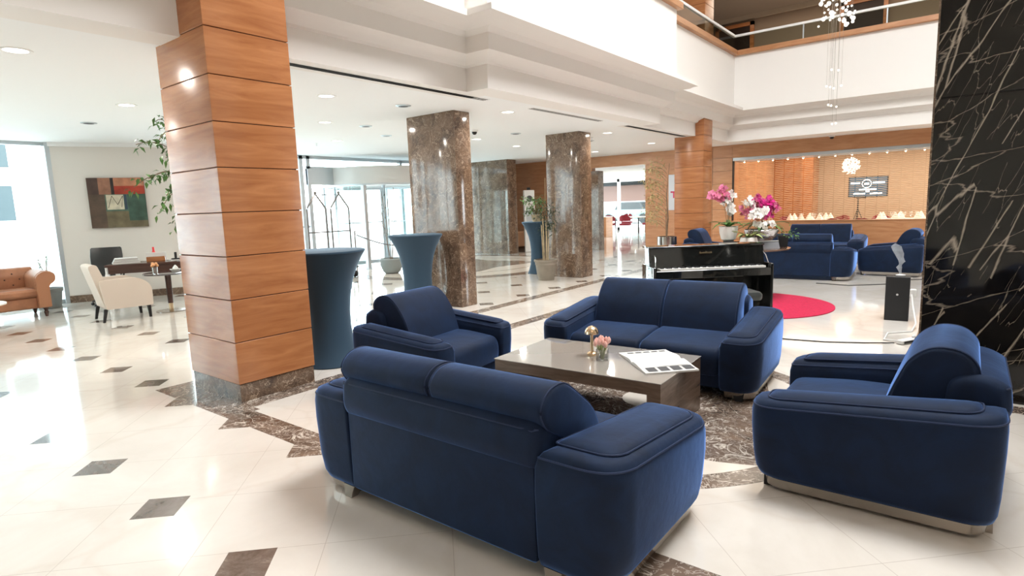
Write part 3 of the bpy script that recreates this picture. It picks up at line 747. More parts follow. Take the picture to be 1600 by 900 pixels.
box1 = thing('black_stand_box', 'black square box holding up the left orchid pots', 'box', (ox-.33, oy+.08, ZT-.0), .3)
MB().box(-.14, .14, -.12, .12, 0, .115, 0, .004).build('body', 'blackmatt', box1)
MB().box(-.125, .125, -.105, .105, .1155, .119).build('top_inset', 'black', box1)
# local view directions on the table: image right is about (+.6, -.8), up is z
ux, uy = .52, -.85
orchid((ox-.31, oy+.14, ZT+.12), 'tall orchid with pink and white sprays in the leftmost white pot', [(.07, 0), (.10, .02), (.125, .12), (.13, .20), (.135, .205)], 'wpot',
       [(-.26*ux, -.26*uy, .62, 'petal_p', 26, .036, .07), (-.16*ux, -.16*uy, .70, 'petal_p', 22, .036, .07), (.02, -.0, .62, 'petal_w', 22, .045, .08), (.06*ux, .06*uy, .45, 'petal_w', 16, .045, .07)])
orchid((ox-.40, oy-.17, ZT+.0), 'white orchid in the small round white bowl at the front of the table', [(.05, 0), (.10, .03), (.125, .09), (.11, .16), (.105, .175)], 'wpot',
       [(.12*ux, .12*uy, .52, 'petal_w', 14, .045, .06), (.26*ux, .26*uy, .50, 'petal_w', 22, .045, .08), (.36*ux, .36*uy, .34, 'petal_w', 20, .04, .09)], 10, .24)
orchid((ox+.10, oy-.20, ZT), 'large magenta orchid bouquet in the wide silver bowl', [(.10, 0), (.07, .05), (.12, .07), (.21, .15), (.235, .25), (.225, .26)], 'silverpot',
       [(-.28*ux, -.28*uy, .62, 'petal_w', 34, .038, .09), (-.30*ux, -.30*uy, .50, 'petal_p', 40, .036, .10), (0, 0, .60, 'petal_m', 70, .036, .15), (.14*ux, .14*uy, .58, 'petal_m', 60, .036, .12), (.10*ux, .10*uy, .48, 'petal_m', 50, .036, .12), (.25*ux, .25*uy, .56, 'petal_p', 30, .034, .10), (-.06*ux, -.06*uy, .66, 'petal_p', 24, .034, .08)], 14, .36)
hb_ = thing('menu_holder', 'grey slanted menu holder standing in front of the silver bowl', 'menu holder', (ox-.14, oy-.36, ZT), math.radians(-55))
MB().loft([[(x, y, z) for y, z in ((-.05, 0), (.05, 0), (.03, .10), (.01, .10))] for x in (-.15, .15)]).build('panel', mat('grey_card', (.13, .13, .14), .35), hb_)
MB().box(-.15, .15, .0, .04, .1005, .108).build('top_edge', 'paper', hb_)
bb = thing('black_canister', 'black box vase with ivy at the right edge of the orchid table', 'vase', (ox+.24, oy-.47, ZT), .3)
MB().loft([[(x*s, y*s, z) for x, y in ((-.07, -.07), (.07, -.07), (.07, .07), (-.07, .07))] for z, s in ((0, .8), (.16, 1))]).build('body', 'blackmatt', bb)
b = MB()
for i in range(60):
    d = rnd_dir(-.4, .9); leaf(b, Vector((0, 0, .17))+d*random.uniform(.02, .14)+Vector((.03, -.05, 0)), d, .05, .03)
b.build('ivy_leaves', 'leaf', bb)
# ================================================================== POTTED TREES
def tree_leaves(b, centre_pts, n, spread, ln, w):
    for i in range(n):
        p = random.choice(centre_pts)+rnd_dir()*random.uniform(0, spread); leaf(b, p, rnd_dir(-.8, .4), ln*random.uniform(.7, 1.2), w)
t = thing('potted_tree', 'thin dry looking tree in the brushed silver planter by the far timber wall', 'potted plant', (12.0, 5.10, 0))
MB().lathe([(.20, 0), (.205, .01), (.205, .72), (.19, .722), (.19, .68)], n=36, caps=(1, 0)).build('silver_planter', 'steel', t)
MB().lathe([(.19, .68), (.05, .69)], n=20).build('soil', 'soil', t)
b = MB(); tr = [(-.02, 0, .68), (.0, -.02, 1.1), (-.03, 0, 1.6), (.0, -.05, 2.25)]; b.tube(tr, [.022, .018, .012, .006], 7)
b.tube([(.02, .02, .68), (.01, .03, 1.3)], [.015, .008], 6)
pts = []
for i in range(16):
    z = .95+i*.085; a = random.uniform(.2, .9); e = Vector((-.12-.28*random.random(), .15+.28*random.random(), z+random.uniform(.0, .15)))
    br = bez((-.01, 0, z-.1), (e.x*.5, e.y*.5, z+.12), e, 5); b.tube(br, .004, 5); pts += br[2:]
b.build('trunk', 'bark', t); b = MB(); tree_leaves(b, pts, 650, .15, .07, .024); b.build('foliage', mat('olive_dry_leaf', (.36, .31, .13), .6, var=.4, vs_=14), t)
t = thing('potted_plant', 'tall thin leaved plant on canes in a ribbed clay pot by the second marble column', 'potted plant', (9.62, 6.62, 0))
pr = [(.15, 0), (.155, .01), (.165, .08), (.175, .08), (.18, .10), (.205, .30), (.215, .31), (.215, .36), (.235, .37), (.24, .405), (.215, .41), (.205, .37)]
MB().lathe(pr, n=36, caps=(1, 0)).build('clay_pot', mat('grey_clay', (.27, .235, .19), .7, var=.12, vs_=6), t)
MB().lathe([(.205, .37), (.05, .375)], n=20).build('soil', 'soil', t)
b = MB()
for i in range(6):
    a = i*1.05; e = Vector((.05*math.cos(a), .05*math.sin(a), .37)); b.tube([e, e*1.0+Vector((.02*math.cos(a), .02*math.sin(a), .6+random.random()*.3))], .011, 6)
b.tube([(0, .0, .37), (.03, -.01, 2.0)], .006, 5); b.tube([(0.05, -.1, .5), (.12, -.2, 1.75)], .004, 5)
b.build('canes', 'cane', t); b = MB()
pts = [Vector((.05*math.cos(q*2.1)+.04, -.12*math.sin(q*1.3)-.03, 1.0+.06*(q % 9))) for q in range(26)]
tree_leaves(b, pts, 420, .20, .07, .024); b.build('foliage', 'leaf_dark', t)
t = thing('flower_pot_plant', 'small bushy green plant in a wicker pot on the farthest tall table', 'potted plant', (10.52, 7.45, 1.127))
MB().lathe([(.09, 0), (.12, .14), (.125, .15)], n=24).build('wicker_pot', 'cane', t)
b = MB()
pts = [Vector((random.uniform(-.2, .2), random.uniform(-.1, .2), random.uniform(.15, .5))) for q in range(24)]
for p in pts: b.tube([(0, 0, .12), p*.6+Vector((0, 0, .1)), p], .003, 4)
b.build('stems', 'bark', t); b = MB(); tree_leaves(b, pts, 320, .13, .075, .035); b.build('foliage', 'leaf', t)
# tree beside the revolving door
t = thing('potted_tree', 'sparse twiggy tree in a rounded grey pot beside the revolving door', 'potted plant', (9.2, 10.75, 0))
MB().lathe([(.14, 0), (.2, .05), (.26, .2), (.27, .34), (.25, .36), (.24, .32)], n=32, caps=(1, 0)).build('grey_pot', mat('grey_pot', (.24, .27, .27), .6), t)
MB().lathe([(.24, .32), (.05, .33)], n=20).build('soil', 'soil', t)
b = MB(); pts = []
for i in range(7):
    a = i*.9; e = Vector((.3*math.cos(a), .3*math.sin(a), 1.5+random.random()*.5)); br = bez((.03*math.cos(a), .03*math.sin(a), .32), (e.x*.3, e.y*.3, 1.1), e, 8); b.tube(br, .006, 5); pts += br[3:]
b.build('stems', 'bark', t); b = MB(); tree_leaves(b, pts, 130, .14, .045, .02); b.build('foliage', 'leaf_dark', t)
# ficus behind the timber column with arching branches
t = thing('ficus_tree', 'leafy green indoor tree whose branches arch out from behind the timber column', 'potted plant', (3.45, 7.55, 0))
MB().lathe([(.16, 0), (.22, .35), (.23, .36)], n=28).build('pot', 'wpot', t)
b = MB(); b.tube([(0, 0, .35), (.0, .02, 1.2), (-.05, .05, 1.9), (-.1, .08, 2.6)], [.02, .016, .012, .007], 7); pts = []
for i, (x, y, z, x2, y2, z2) in enumerate([(-.05, .05, 2.0, -.62, .22, 1.86), (-.05, .05, 2.15, -.55, .2, 2.35), (-.05, .06, 2.0, -.5, .1, 1.95), (-.05, .05, 1.8, -.42, .1, 1.55), (-.08, .06, 2.3, -.35, .1, 2.62), (-.05, .06, 2.1, -.28, .1, 2.2), (-.05, .05, 1.6, -.28, .05, 1.35), (-.08, .08, 2.5, -.33, .12, 2.4), (-.05, .05, 1.9, -.36, .0, 1.75)]):
    br = bez((x, y, z), ((x+x2)/2, (y+y2)/2, max(z, z2)+.12), (x2, y2, z2), 8); b.tube(br, .005, 5); pts += br[3:]
b.build('trunk', 'bark', t); b = MB()
for p in pts:
    for q in range(4): leaf(b, p+rnd_dir()*.05, rnd_dir(-1, .1), .085, .042)
b.build('foliage', 'leaf', t)
# ================================================================== LEFT CORNER
# chesterfield
ch = thing('chesterfield_sofa', 'tan leather button backed sofa with rolled arm at the left edge', 'sofa', (1.90, 11.95, 0), .0)
cw_ = .98
MB().box(-cw_+.2, cw_-.2, -.36, .30, .14, .32, 0, .02).build('seat_base', 'leather', ch)
for i in (-1, 0): MB().box(-cw_+.22+(i+1)*.77, -cw_+.22+(i+2)*.77, -.40, .2, .325, .45, 0, .035).build('seat_cushion', 'leather', ch)
def roll(path_r=.115):
    return rpoly([(-.10, .14, .01), (.07, .14, .01), (.07, .50, .05), (.17, .56, .07), (.17, .68, .09), (.03, .75, .1), (-.11, .66, .08), (-.10, .5, .05)], 5)
for s in (-1, 1):
    P = roll(); R_ = [[((cw_-.13+x)*s, y, z) for x, z in (P if s > 0 else P[::-1])] for y in (-.42, -.40, .0, .32)]
    a_ = MB().loft(R_[1:]).build('arm', 'leather', ch)
    Pf = roll(); cx_ = 0.02; cz_ = .45
    MB().loft([[((cw_-.13+cx_+(x-cx_)*.93)*s, -.44, cz_+(z-cz_)*.95) for x, z in (Pf if s > 0 else Pf[::-1])], [((cw_-.13+cx_+(x-cx_)*.97)*s, -.405, cz_+(z-cz_)*.98) for x, z in (Pf if s > 0 else Pf[::-1])]]).build('arm_facing', mat('tan_leather_smooth', (.38, .17, .09), .4), a_)
    for yy in (-.36, .26): MB().lathe([(.018, 0), (.022, .02), (.034, .07), (.022, .09), (.04, .14)], ((cw_-.13)*s, yy), 14).build('turned_leg', 'wood_dark', ch)
b = cushion([(y+.30, z) for y, z in rpoly([(-.12, .40, .03), (-.13, .66, .06), (-.07, .78, .06), (.08, .77, .06), (.10, .64, .06), (.02, .55, .05), (.02, .15, .02), (-.08, .15, .02)], 5)], -cw_+.1, cw_-.1, .02)
bk = b.build('tufted_back', 'leather', ch)
bt = MB()
for r_ in range(3):
    for i in range(9): bt.sphere((-cw_+.25+i*.19+(r_ % 2)*.09, .172, .5+r_*.09), .013, 8, 5)
bo = bt.build('buttons', mat('brown_button', (.09, .03, .015), .4), bk); bo['kind'] = 'stuff'
cu = thing('throw_cushion', 'brown square cushion leaning in the tan leather sofa', 'cushion', (2.04, 11.90, .48), .15)
b = MB(); n = 8
for sgn in (-1, 1):
    v = [((i/n-.5)*.44*(1-.06*math.sin(PI*j/n)), sgn*.07*(math.sin(PI*i/n)*math.sin(PI*j/n))**.6+(j/n)*.1, (j/n)*.40*(1-.04*math.sin(PI*i/n))) for j in range(n+1) for i in range(n+1)]
    b.add(v, [(j*(n+1)+i, j*(n+1)+i+1, (j+1)*(n+1)+i+1, (j+1)*(n+1)+i) for j in range(n) for i in range(n)])
b.build('cover', mat('brown_cushion', (.20, .075, .045), .6), cu)
t = thing('side_table', 'round cream topped drum table at the left edge before the leather sofa', 'side table', (1.62, 10.30, 0))
MB().lathe([(.22, 0), (.23, .01), (.23, .415)], n=36).build('drum_base', mat('pale_oak', (.55, .44, .33), .5, var=.1), t)
MB().lathe([(.38, .416), (.40, .42), (.40, .44), (.39, .445)], n=44).build('table_top', mat('cream_top', (.74, .71, .66), .3), t)
t = thing('planter', 'grey plastic planter with a sparse pale plant by the left window', 'potted plant', (3.06, 12.6, 0))
MB().lathe([(.15, 0), (.16, .01), (.19, .28), (.205, .285), (.21, .35), (.195, .352), (.19, .31)], n=32, caps=(1, 0)).build('grey_pot', mat('grey_plastic', (.22, .24, .24), .5), t)
MB().lathe([(.19, .31), (.05, .315)], n=20).build('soil', 'soil', t)
b = MB(); pts = []
for i in range(9):
    e = Vector((random.uniform(-.25, .1), random.uniform(-.1, .1), random.uniform(.5, 1.05))); br = bez((0, 0, .3), (0, 0, .6), e, 5); b.tube(br, .005, 5); pts += br[2:]
b.build('stems', mat('pale_stem', (.45, .45, .4), .7), t); b = MB(); tree_leaves(b, pts, 90, .08, .06, .03); b.build('foliage', mat('grey_green_leaf', (.28, .36, .30), .6), t)
# cream armchairs
def tub_chair(loc, rz, label):
    t = thing('armchair', label, 'armchair', loc, rz, 'cream armchairs at the desk')
    # faces local +x
    MB().box(-.26, .34, -.25, .25, .20, .42, 0, .03).build('seat_base', 'beige_fabric', t)
    MB().box(-.22, .36, -.235, .235, .42, .50, 0, .035).build('seat_cushion', 'beige_fabric', t)
    P = lambda y: [(x, y, z) for x, z in rpoly([(-.24, .19, .02), (-.40, .84, .05), (-.29, .86, .05), (-.16, .45, .03), (-.14, .19, .02)], 4)]
    MB().loft([P(-.28), P(.28)]).build('backrest', 'beige_fabric', t)
    for s in (-1, 1):
        A = lambda y: [(x, y, z) for x, z in rpoly([(-.24, .19, .02), (.36, .19, .02), (.37, .50, .12), (.20, .63, .12), (-.30, .62, .05)], 5)]
        MB().loft([A(.25*s), A(.335*s)]).build('arm', 'beige_fabric', t)
    for x in (-.24, .31):
        for y in (-.27, .27):
            MB().loft([[(x+(a-.0)*k-(.04 if x < 0 else -.01)*(1-zz), y+c_*k, z) for a, c_ in ((-.024, -.024), (.024, -.024), (.024, .024), (-.024, .024))] for z, k, zz in ((0, .65, 0), (.195, 1, 1))]).build('leg', 'blackmatt', t)
    return t
tub_chair((3.32, 10.15, 0), -.12, 'cream fabric armchair left of the small round table, facing the desk')
tub_chair((5.02, 10.15, 0), 2.9, 'cream fabric armchair mostly hidden behind the timber column beside the desk')
t = thing('bistro_table', 'small round table with walnut stem and steel foot between the cream armchairs', 'table', (4.02, 10.12, 0))
MB().lathe([(.22, 0), (.22, .012), (.05, .02)], n=36).build('base_plate', 'steel', t)
MB().lathe([(.034, .018), (.034, .13)], n=16).build('steel_collar', 'brass', t)
MB().lathe([(.038, .13), (.045, .60)], n=16).build('stem', 'wood_dark', t)
MB().lathe([(.33, .60), (.345, .605), (.345, .622), (.335, .626)], n=40).build('table_top', mat('dark_glass_top', (.10, .09, .09), .08, coat=.6), t)
t = thing('flower_glass', 'small glass with orange flowers on the round table by the desk', 'flower vase', (3.83, 10.08, .627))
MB().lathe([(.035, 0), (.04, .10)], n=16, caps=(1, 0)).build('glass', 'cutglass', t)
b = MB()
for i in range(7): b.sphere((.035*math.cos(i), .035*math.sin(i), .125+.015*(i % 3)), .024, 8, 5)
b.build('blossoms', mat('orange_petal', (.75, .38, .18), .6), t)
t = thing('napkin_bowl', 'small white bowl of folded napkins on the round table by the desk', 'bowl', (4.12, 10.05, .627))
MB().lathe([(.05, 0), (.085, .045)], n=20, caps=(1, 0)).build('bowl', 'wpot', t)
MB().loft([[(.05*math.cos(a)*s, .05*math.sin(a)*s, z) for a in (0, 1.2, 2.6, 4, 5.1)] for z, s in ((.02, 1), (.07, .8), (.11, .15))]).build('napkin', 'paper', t)
# desk
dk = thing('writing_desk', 'dark walnut desk with pale side against the cream picture wall', 'desk', (4.17, 11.12, 0), math.radians(-32))
MB().box(-.60, .60, -.33, .33, .71, .75, 0, .004).build('desk_top', 'wood_dark', dk)
MB().box(-.58, .58, -.31, -.28, .60, .709).build('front_apron', 'wood_dark', dk)
MB().box(-.60, -.56, -.31, .31, .60, .709).build('side_apron', 'white', dk)
for x in (-.575, .575):
    for y in (-.30, .30): MB().box(x-.028, x+.028, y-.028, y+.028, 0, .60).build('leg', 'white' if x < 0 else 'wood_dark', dk)
def on_desk(x, y): r = math.radians(-32); return (4.17+x*math.cos(r)-y*math.sin(r), 11.12+x*math.sin(r)+y*math.cos(r), .7505)
t = thing('paper_stack', 'stack of white papers and folders on the left of the walnut desk', 'papers', on_desk(-.36, 0), -.3)
for i in range(5): MB().box(-.2+.01*i, .2-.008*i, -.14+.01*(i % 2), .14, i*.018, i*.018+.016).build('folder', 'paper', t)
t = thing('brochure_box', 'white and brown brochure box in the middle of the walnut desk', 'box', on_desk(.08, .05), -.5)
MB().box(-.14, .14, -.05, .05, 0, .08, 0, .004).build('front', 'wood', t); MB().box(-.15, .15, .055, .09, 0, .15, 0, .004).build('back', 'paper', t)
t = thing('red_cone', 'bright red cone shaped ornament on the walnut desk', 'ornament', on_desk(.02, .22))
MB().lathe([(.07, 0), (.065, .06), (.02, .17), (.016, .24)], n=20).build('body', mat('bright_red', (.75, .03, .03), .4), t)
t = thing('phone_set', 'small black desk phone on a white tray at the right of the walnut desk', 'phone', on_desk(.38, .05))
MB().box(-.11, .11, -.07, .07, 0, .012).build('tray', 'paper', t); MB().box(-.06, .06, -.04, .04, .0125, .035, 0, .004).build('base', 'blackmatt', t); MB().box(-.015, .02, -.01, .015, .036, .14, 0, .004).build('handset', 'blackmatt', t)
t = thing('office_chair', 'black leather office chair behind the walnut desk', 'office chair', (3.85, 12.17, 0), -.45)
MB().loft([[(x, y+(z-.5)*.22, z) for x, y in rpoly([(-.24*s, -.03, .02), (.24*s, -.03, .02), (.24*s, .035, .02), (-.24*s, .035, .02)], 3)] for z, s in ((.50, .85), (.6, 1), (.85, 1.02), (.98, .98), (1.0, .9))]).build('backrest', mat('black_leather', (.012, .013, .013), .3), t)
MB().box(-.25, .25, -.48, -.02, .43, .50, 0, .03).build('seat', 'blackmatt', t)
MB().cyl(0, -.25, .03, .10, .43).build('gas_stem', 'blackmatt', t)
for k in range(5):
    a = k*2*PI/5+.3; e = (.27*math.cos(a), -.25+.27*math.sin(a)); l = MB().tube([(0, -.25, .11), (e[0], e[1], .075)], [.022, .014], 8).build('foot', 'blackmatt', t)
    MB().sphere((e[0], e[1], .0305), .03, 10, 6).build('caster', 'blackmatt', l)
for s in (-1, 1): MB().tube([(.24*s, -.1, .48), (.29*s, -.12, .66), (.27*s, -.38, .66)], .015, 8).build('armrest', 'blackmatt', t)
# painting on the picture wall
pt = thing('painting', 'abstract canvas of brown, red and green blocks on the cream wall', 'painting', (3.45+.48*math.cos(wr)+.02*math.sin(wr), 12.95+.48*math.sin(wr)-.02*math.cos(wr), 1.34), wr)
b = MB(); b.box(0, .89, -.03, .015, 0, .91)
cols = ['#4c3a33', '#8d6450', '#35302e', '#b0785c', '#a03c2a', '#554539', '#4a6255', '#3c5347', '#6a6049', '#c0b8a2', '#33424f']
b.build('canvas', mat('canvas_edge', '#2b211d', .8), pt)
pm = [mat('paint_%d' % i, c_, .75, var=.3, vs_=7) for i, c_ in enumerate(cols)]
b = MB()
def pb_(x0, x1, z0, z1, mi, l=0): b.box(x0, x1, -.032-.0012*l, -.0302, z0, z1, mi)
pb_(0, .17, .61, .91, 0); pb_(.17, .36, .61, .91, 1); pb_(.36, .41, .61, .91, 2); pb_(.41, .89, .76, .91, 3); pb_(.41, .89, .61, .76, 4)
pb_(0, .25, 0, .61, 5); pb_(.25, .89, .0, .30, 8); pb_(.25, .89, .30, .61, 6); pb_(.60, .89, .12, .61, 7, 1); pb_(.27, .54, .33, .60, 9, 2); pb_(.55, .59, .33, .6, 10, 2)
b.build('painted_blocks', pm, pt, flat=True)
b = MB()
for a_, c_ in (((.29, .36), (.36, .58)), ((.36, .58), (.44, .42)), ((.44, .42), (.53, .58)), ((.53, .58), (.50, .37))): b.tube([(a_[0], -.0345, a_[1]), (c_[0], -.0345, c_[1])], .004, 5)
b.build('drawn_lines', 'dark', pt)
pl = thing('potted_shrub', 'small round green shrub outside the window right of the picture wall', 'potted plant', (5.9, 14.2, -.05))
MB().lathe([(.16, 0), (.2, .45)], n=20).build('pot', 'wpot', pl)
b = MB()
for i in range(260): d = rnd_dir(-.5, 1); leaf(b, Vector((0, 0, .66))+d*random.uniform(.05, .25), d, .07, .04)
b.build('foliage', 'leaf', pl)
# ================================================================== ENTRANCE
rd = thing('revolving_door', 'revolving glass door with curved pale canopy band at the entrance', 'revolving door', (11.0, 13.0, 0))
R0 = 1.62
def band(a0, a1, r0, r1, z0, z1, n=24):
    b = MB(); P = arc((0, 0), r1, a0, a1, n)+arc((0, 0), r0, a1, a0, n); return b.prism(P, z0, z1)
band(0, 359, R0-.1, R0+.02, 2.17, 2.60, 60).build('canopy_band', mat('pale_canopy', (.62, .62, .60), .35), rd)
MB().lathe([(R0-.1, 2.50), (R0-.1, 2.52)], n=40).build('canopy_ceiling', 'white', rd)
band(0, 359, R0-.12, R0+.03, 2.12, 2.168, 60).build('canopy_rim', 'frame', rd)
for a0, a1 in ((150, 212), (-32, 30)): band(a0, a1, R0-.03, R0-.015, .05, 2.12).build('curved_glass', 'glass', rd)
for a in (150, 212, -32, 30):
    MB().box(-.05, .05, -.05, .05, 0, 2.12).xf(Matrix.Translation((R0*.985*math.cos(math.radians(a)), R0*.985*math.sin(math.radians(a)), 0))).build('post', 'frame', rd)
MB().cyl(0, 0, .05, 0, 2.5, 16).build('centre_shaft', 'frame', rd)
for k, a in enumerate((-70, 50, 170)):
    mt = Matrix.Rotation(math.radians(a), 4, 'Z')
    w_ = MB().box(.06, 1.48, -.022, .022, .03, .13).box(.06, 1.48, -.022, .022, 2.04, 2.10).box(1.42, 1.48, -.022, .022, .13, 2.04).box(.06, .11, -.022, .022, .13, 2.04).box(.11, 1.42, -.018, .018, 1.15, 1.18).xf(mt).build('door_wing', 'frame', rd)
    MB().box(.11, 1.42, -.004, .004, .13, 2.04).xf(mt).build('wing_glass', 'glass', w_)
MB().loft([[(x, y, z) for x, y in arc((0, 0), R0+.05, 180, 360, 30)] for z in (0.002, .012)]).build('floor_ring', 'frame', rd)
for sx in (-1,):
    MB().box(8.62-11, 9.45-11, -.02, .06, 2.17, 2.56).build('side_band', 'frame', rd)
cam_ = thing('dome_camera', 'black dome camera on the curved canopy band of the revolving door', 'camera', (10.75, 11.32, 2.36))
MB().sphere((0, 0, 0), .05, 14, 8).build('dome', 'blackmatt', cam_)
# luggage cart
lc = thing('luggage_cart', 'brass luggage cart with two pointed arch frames near the entrance', 'luggage cart', (7.95, 11.3, 0), math.radians(-8))
MB().box(-.5, .5, -.28, .28, .22, .26, 0, .01).build('deck', 'ink', lc)
for x in (-.42, .42):
    for y in (-.22, .22): MB().cyl(x, y, .08, 0, .0, 3) if 0 else MB().sphere((x, y, .0805), .08, 12, 8).build('wheel', 'blackmatt', lc)
M['cartmetal'] = mat('grey_tube', (.16, .145, .135), .3, .6)
for y in (0,):
    for x0 in (-.5, .06):
        MB().tube([(x0, y, .26), (x0, y, 1.55), (x0+.02, y, 1.60), (x0+.2, y, 1.86), (x0+.22, y, 1.87), (x0+.24, y, 1.86), (x0+.42, y, 1.60), (x0+.44, y, 1.55), (x0+.44, y, .26)], .020, 8).build('arch_frame', 'cartmetal', lc)
        MB().sphere((x0+.22, y, 1.91), .035, 10, 6).build('finial', 'cartmetal', lc)
    MB().tube([(-.28, y, 1.87), (.28, y, 1.87)], .010, 6).build('top_bar', 'cartmetal', lc)
    MB().tube([(-.5, y, 1.05), (.5, y, 1.05)], .016, 6).build('hanging_bar', 'cartmetal', lc)
for n_, (x, y) in enumerate([(9.15, 12.0), (11.2, 11.0)]):
    s_ = thing('rope_stanchion', ['steel rope stanchion beside the left door post', 'steel rope stanchion nearer the marble column'][n_], 'stanchion', (x, y, 0), 0, 'rope stanchions at the entrance')
    MB().lathe([(.16, 0), (.16, .012), (.03, .03)], n=28).build('base', 'chrome', s_); MB().cyl(0, 0, .025, .03, .95, 14).build('post', 'chrome', s_); MB().sphere((0, 0, .98), .035, 12, 8).build('knob', 'chrome', s_)
rp = MB().tube([(9.19+1.97*k/16, 11.98-.96*k/16, .90-.32*math.sin(PI*k/16)) for k in range(17)], .016, 8).build('barrier_rope', mat('grey_rope', (.25, .24, .25), .8)); tag(rp, 'grey rope hanging between the two stanchions', 'rope')
# entrance corner: sofa, door, kiosk
es = thing('lobby_sofa', 'beige sofa back by the entrance behind the far blue tall table', 'sofa', (15.68, 12.3, 0), 0)
MB().box(-.8, .5, -.4, -.22, .10, .62, 0, .04).build('backrest', mat('tan_fabric', (.50, .32, .20), .7), es); MB().box(-.8, .5, -.2, .4, .10, .40, 0, .03).build('seat', mat('tan_fabric2', (.48, .30, .19), .7), es)
for x in (-.85, .52): MB().box(x, x+.05, -.4, .4, .1, .52, 0, .02).build('arm', 'wood_dark', es)
for x in (-.75, .45):
    for y in (-.35, .35): MB().box(x-.02, x+.02, y-.02, y+.02, 0, .1).build('foot', 'blackmatt', es)
d = struct('door_3', MB().box(17.55, 18.2, 14.33, 14.395, 0, 2.7), 'wood')
kb_ = thing('sanitizer_kiosk', 'slim white kiosk with black dome top by the entrance wall', 'kiosk', (15.75, 12.75, 0)) if 0 else thing('sanitizer_kiosk', 'slim white kiosk with dark round window and black top by the far entrance wall', 'kiosk', (15.2, 11.05, 0), -.7)
MB().box(-.17, .17, -.08, .08, 0, 1.95, 0, .02).build('body', 'white', kb_); MB().box(-.05, .05, -.05, .05, 1.951, 2.03, 0, .01).build('top_unit', 'blackmatt', kb_)
MB().lathe([(.1, 0), (.1, .01)], n=24).xf(Matrix.Translation((0, -.081, 1.68)) @ Matrix.Rotation(PI/2, 4, 'X')).build('round_window', 'ink', kb_)
MB().box(-.12, .12, -.084, -.081, .9, 1.4).build('screen', 'frame', kb_)
ps = thing('poster', 'pale poster with a red letter T on the far timber wall beside the thin tree', 'poster', (16.285, 6.64, 1.2), 0)
MB().box(-.012, .0, -.35, .23, 0, 1.0).build('sheet', mat('pale_sheet', (.62, .66, .72), .4), ps)
MB().box(-.016, -.013, -.02, .17, .49, .53).box(-.016, -.013, .06, .095, .34, .49).build('letter_t', mat('crimson_letter', (.55, .02, .10), .5), ps, flat=True)
# ================================================================== CEILING FIXTURES
M['lampglow'] = mat('lamp_glow', (.9, .9, .9), .5, emit=(1, .93, .82), es=6)
DL = [(1.52, 6.2), (3.05, 8.28), (4.48, 6.23), (5.73, 8.05), (7.36, 10.0), (7.18, 5.56), (13.8, 6.27), (10.9, 5.9), (11.4, 8.6), (9.5, 8.2), (14.6, 8.3), (1.2, 10.2)]
DLN = ['nearest left edge of the photo', 'above the arching ficus branches', 'left above the two tall tables, nearest', 'behind the nearest one over the tall tables', 'closest to the revolving door', 'beside the middle slot vent', 'in front of the far timber column', 'at the right of the second marble column top', 'above the far blue tall table', 'between the two big marble columns', 'near the restaurant opening', 'above the leather sofa']
spot = bpy.data.lights.new('downlight_beam', 'AREA'); spot.shape = 'DISK'; spot.size = .14; spot.energy = 26; spot.color = (1, .93, .84)
for (x, y), n_ in zip(DL, DLN):
    t = thing('downlight', 'round recessed ceiling downlight '+n_, 'downlight', (x, y, H), 0, 'ceiling downlights of the lobby')
    MB().lathe([(.085, -.004), (.115, -.006), (.118, 0), (.085, 0)], n=28, caps=(0, 0)).build('trim_ring', 'white', t)
    MB().lathe([(.086, -.002), (.086, -.0005)], n=24).build('lamp_disc', 'lampglow', t)
    lo = bpy.data.objects.new('downlight_beam', spot); C.objects.link(lo); lo.parent = t; lo.location = (0, 0, -.012)
for (x, y), n_ in zip([(5.63, 6.14), (6.48, 8.0), (3.2, 10.1), (11.9, 6.9), (9.4, 7.1), (7.6, 8.8)], ['over the tall tables, left of the first marble column', 'smaller looking, behind the first one', 'above the picture wall', 'near the far slot vent', 'between the marble columns', 'near the revolving door']):
    t = thing('ceiling_speaker', 'small grey round ceiling grille '+n_, 'ceiling grille', (x, y, H), 0, 'round ceiling grilles')
    MB().lathe([(.07, -.012), (.10, -.008), (.105, 0), (.07, 0)], n=24).build('grille', 'frame', t)
    MB().lathe([(.02, -.016), (.066, -.013)], n=20).build('cone', 'ink', t)
for k_, (x0, x1) in enumerate([(2.95, 6.17), (7.15, 9.23), (10.15, 13.0)]):
    t = thing('slot_vent', 'long dark linear slot vent in the ceiling, '+['beside the big timber column', 'middle one of the row', 'far one ending at the far timber column'][k_], 'slot vent', ((x0+x1)/2, 5.12, H), 0, 'linear slot vents')
    h_ = (x1-x0)/2
    MB().box(-h_, h_, -.055, .055, -.003, 0).build('frame', 'white', t)
    for yy in (-.035, 0, .035): MB().box(-h_+.02, h_-.02, yy-.009, yy+.009, -.0045, -.0032).build('slot', 'dark', t, flat=True)
for loc, lb in (((8.37, 7.27, H), 'dark dome camera on the ceiling right of the first marble column'), ((16.1, 2.71, H-.003), 'tiny dark dome camera under the far cornice above the timber fascia')):
    t = thing('dome_camera', lb, 'camera', loc)
    MB().lathe([(.05, -.03), (.07, -.02), (.07, 0)], n=20).build('mount', 'white', t); MB().sphere((0, 0, -.035), .048, 14, 8).build('dome', 'blackmatt', t)
for i, (x, y) in enumerate([(7.3, 10.6), (11.3, 6.5)]):
    t = thing('sprinkler', 'tiny ceiling sprinkler head '+['above the revolving door side', 'right of the second marble column'][i], 'sprinkler', (x, y, H)); MB().cyl(0, 0, .012, -.06, 0, 10).build('head', 'chrome', t); MB().cyl(0, 0, .03, -.008, -.001, 14).build('plate', 'chrome', t)
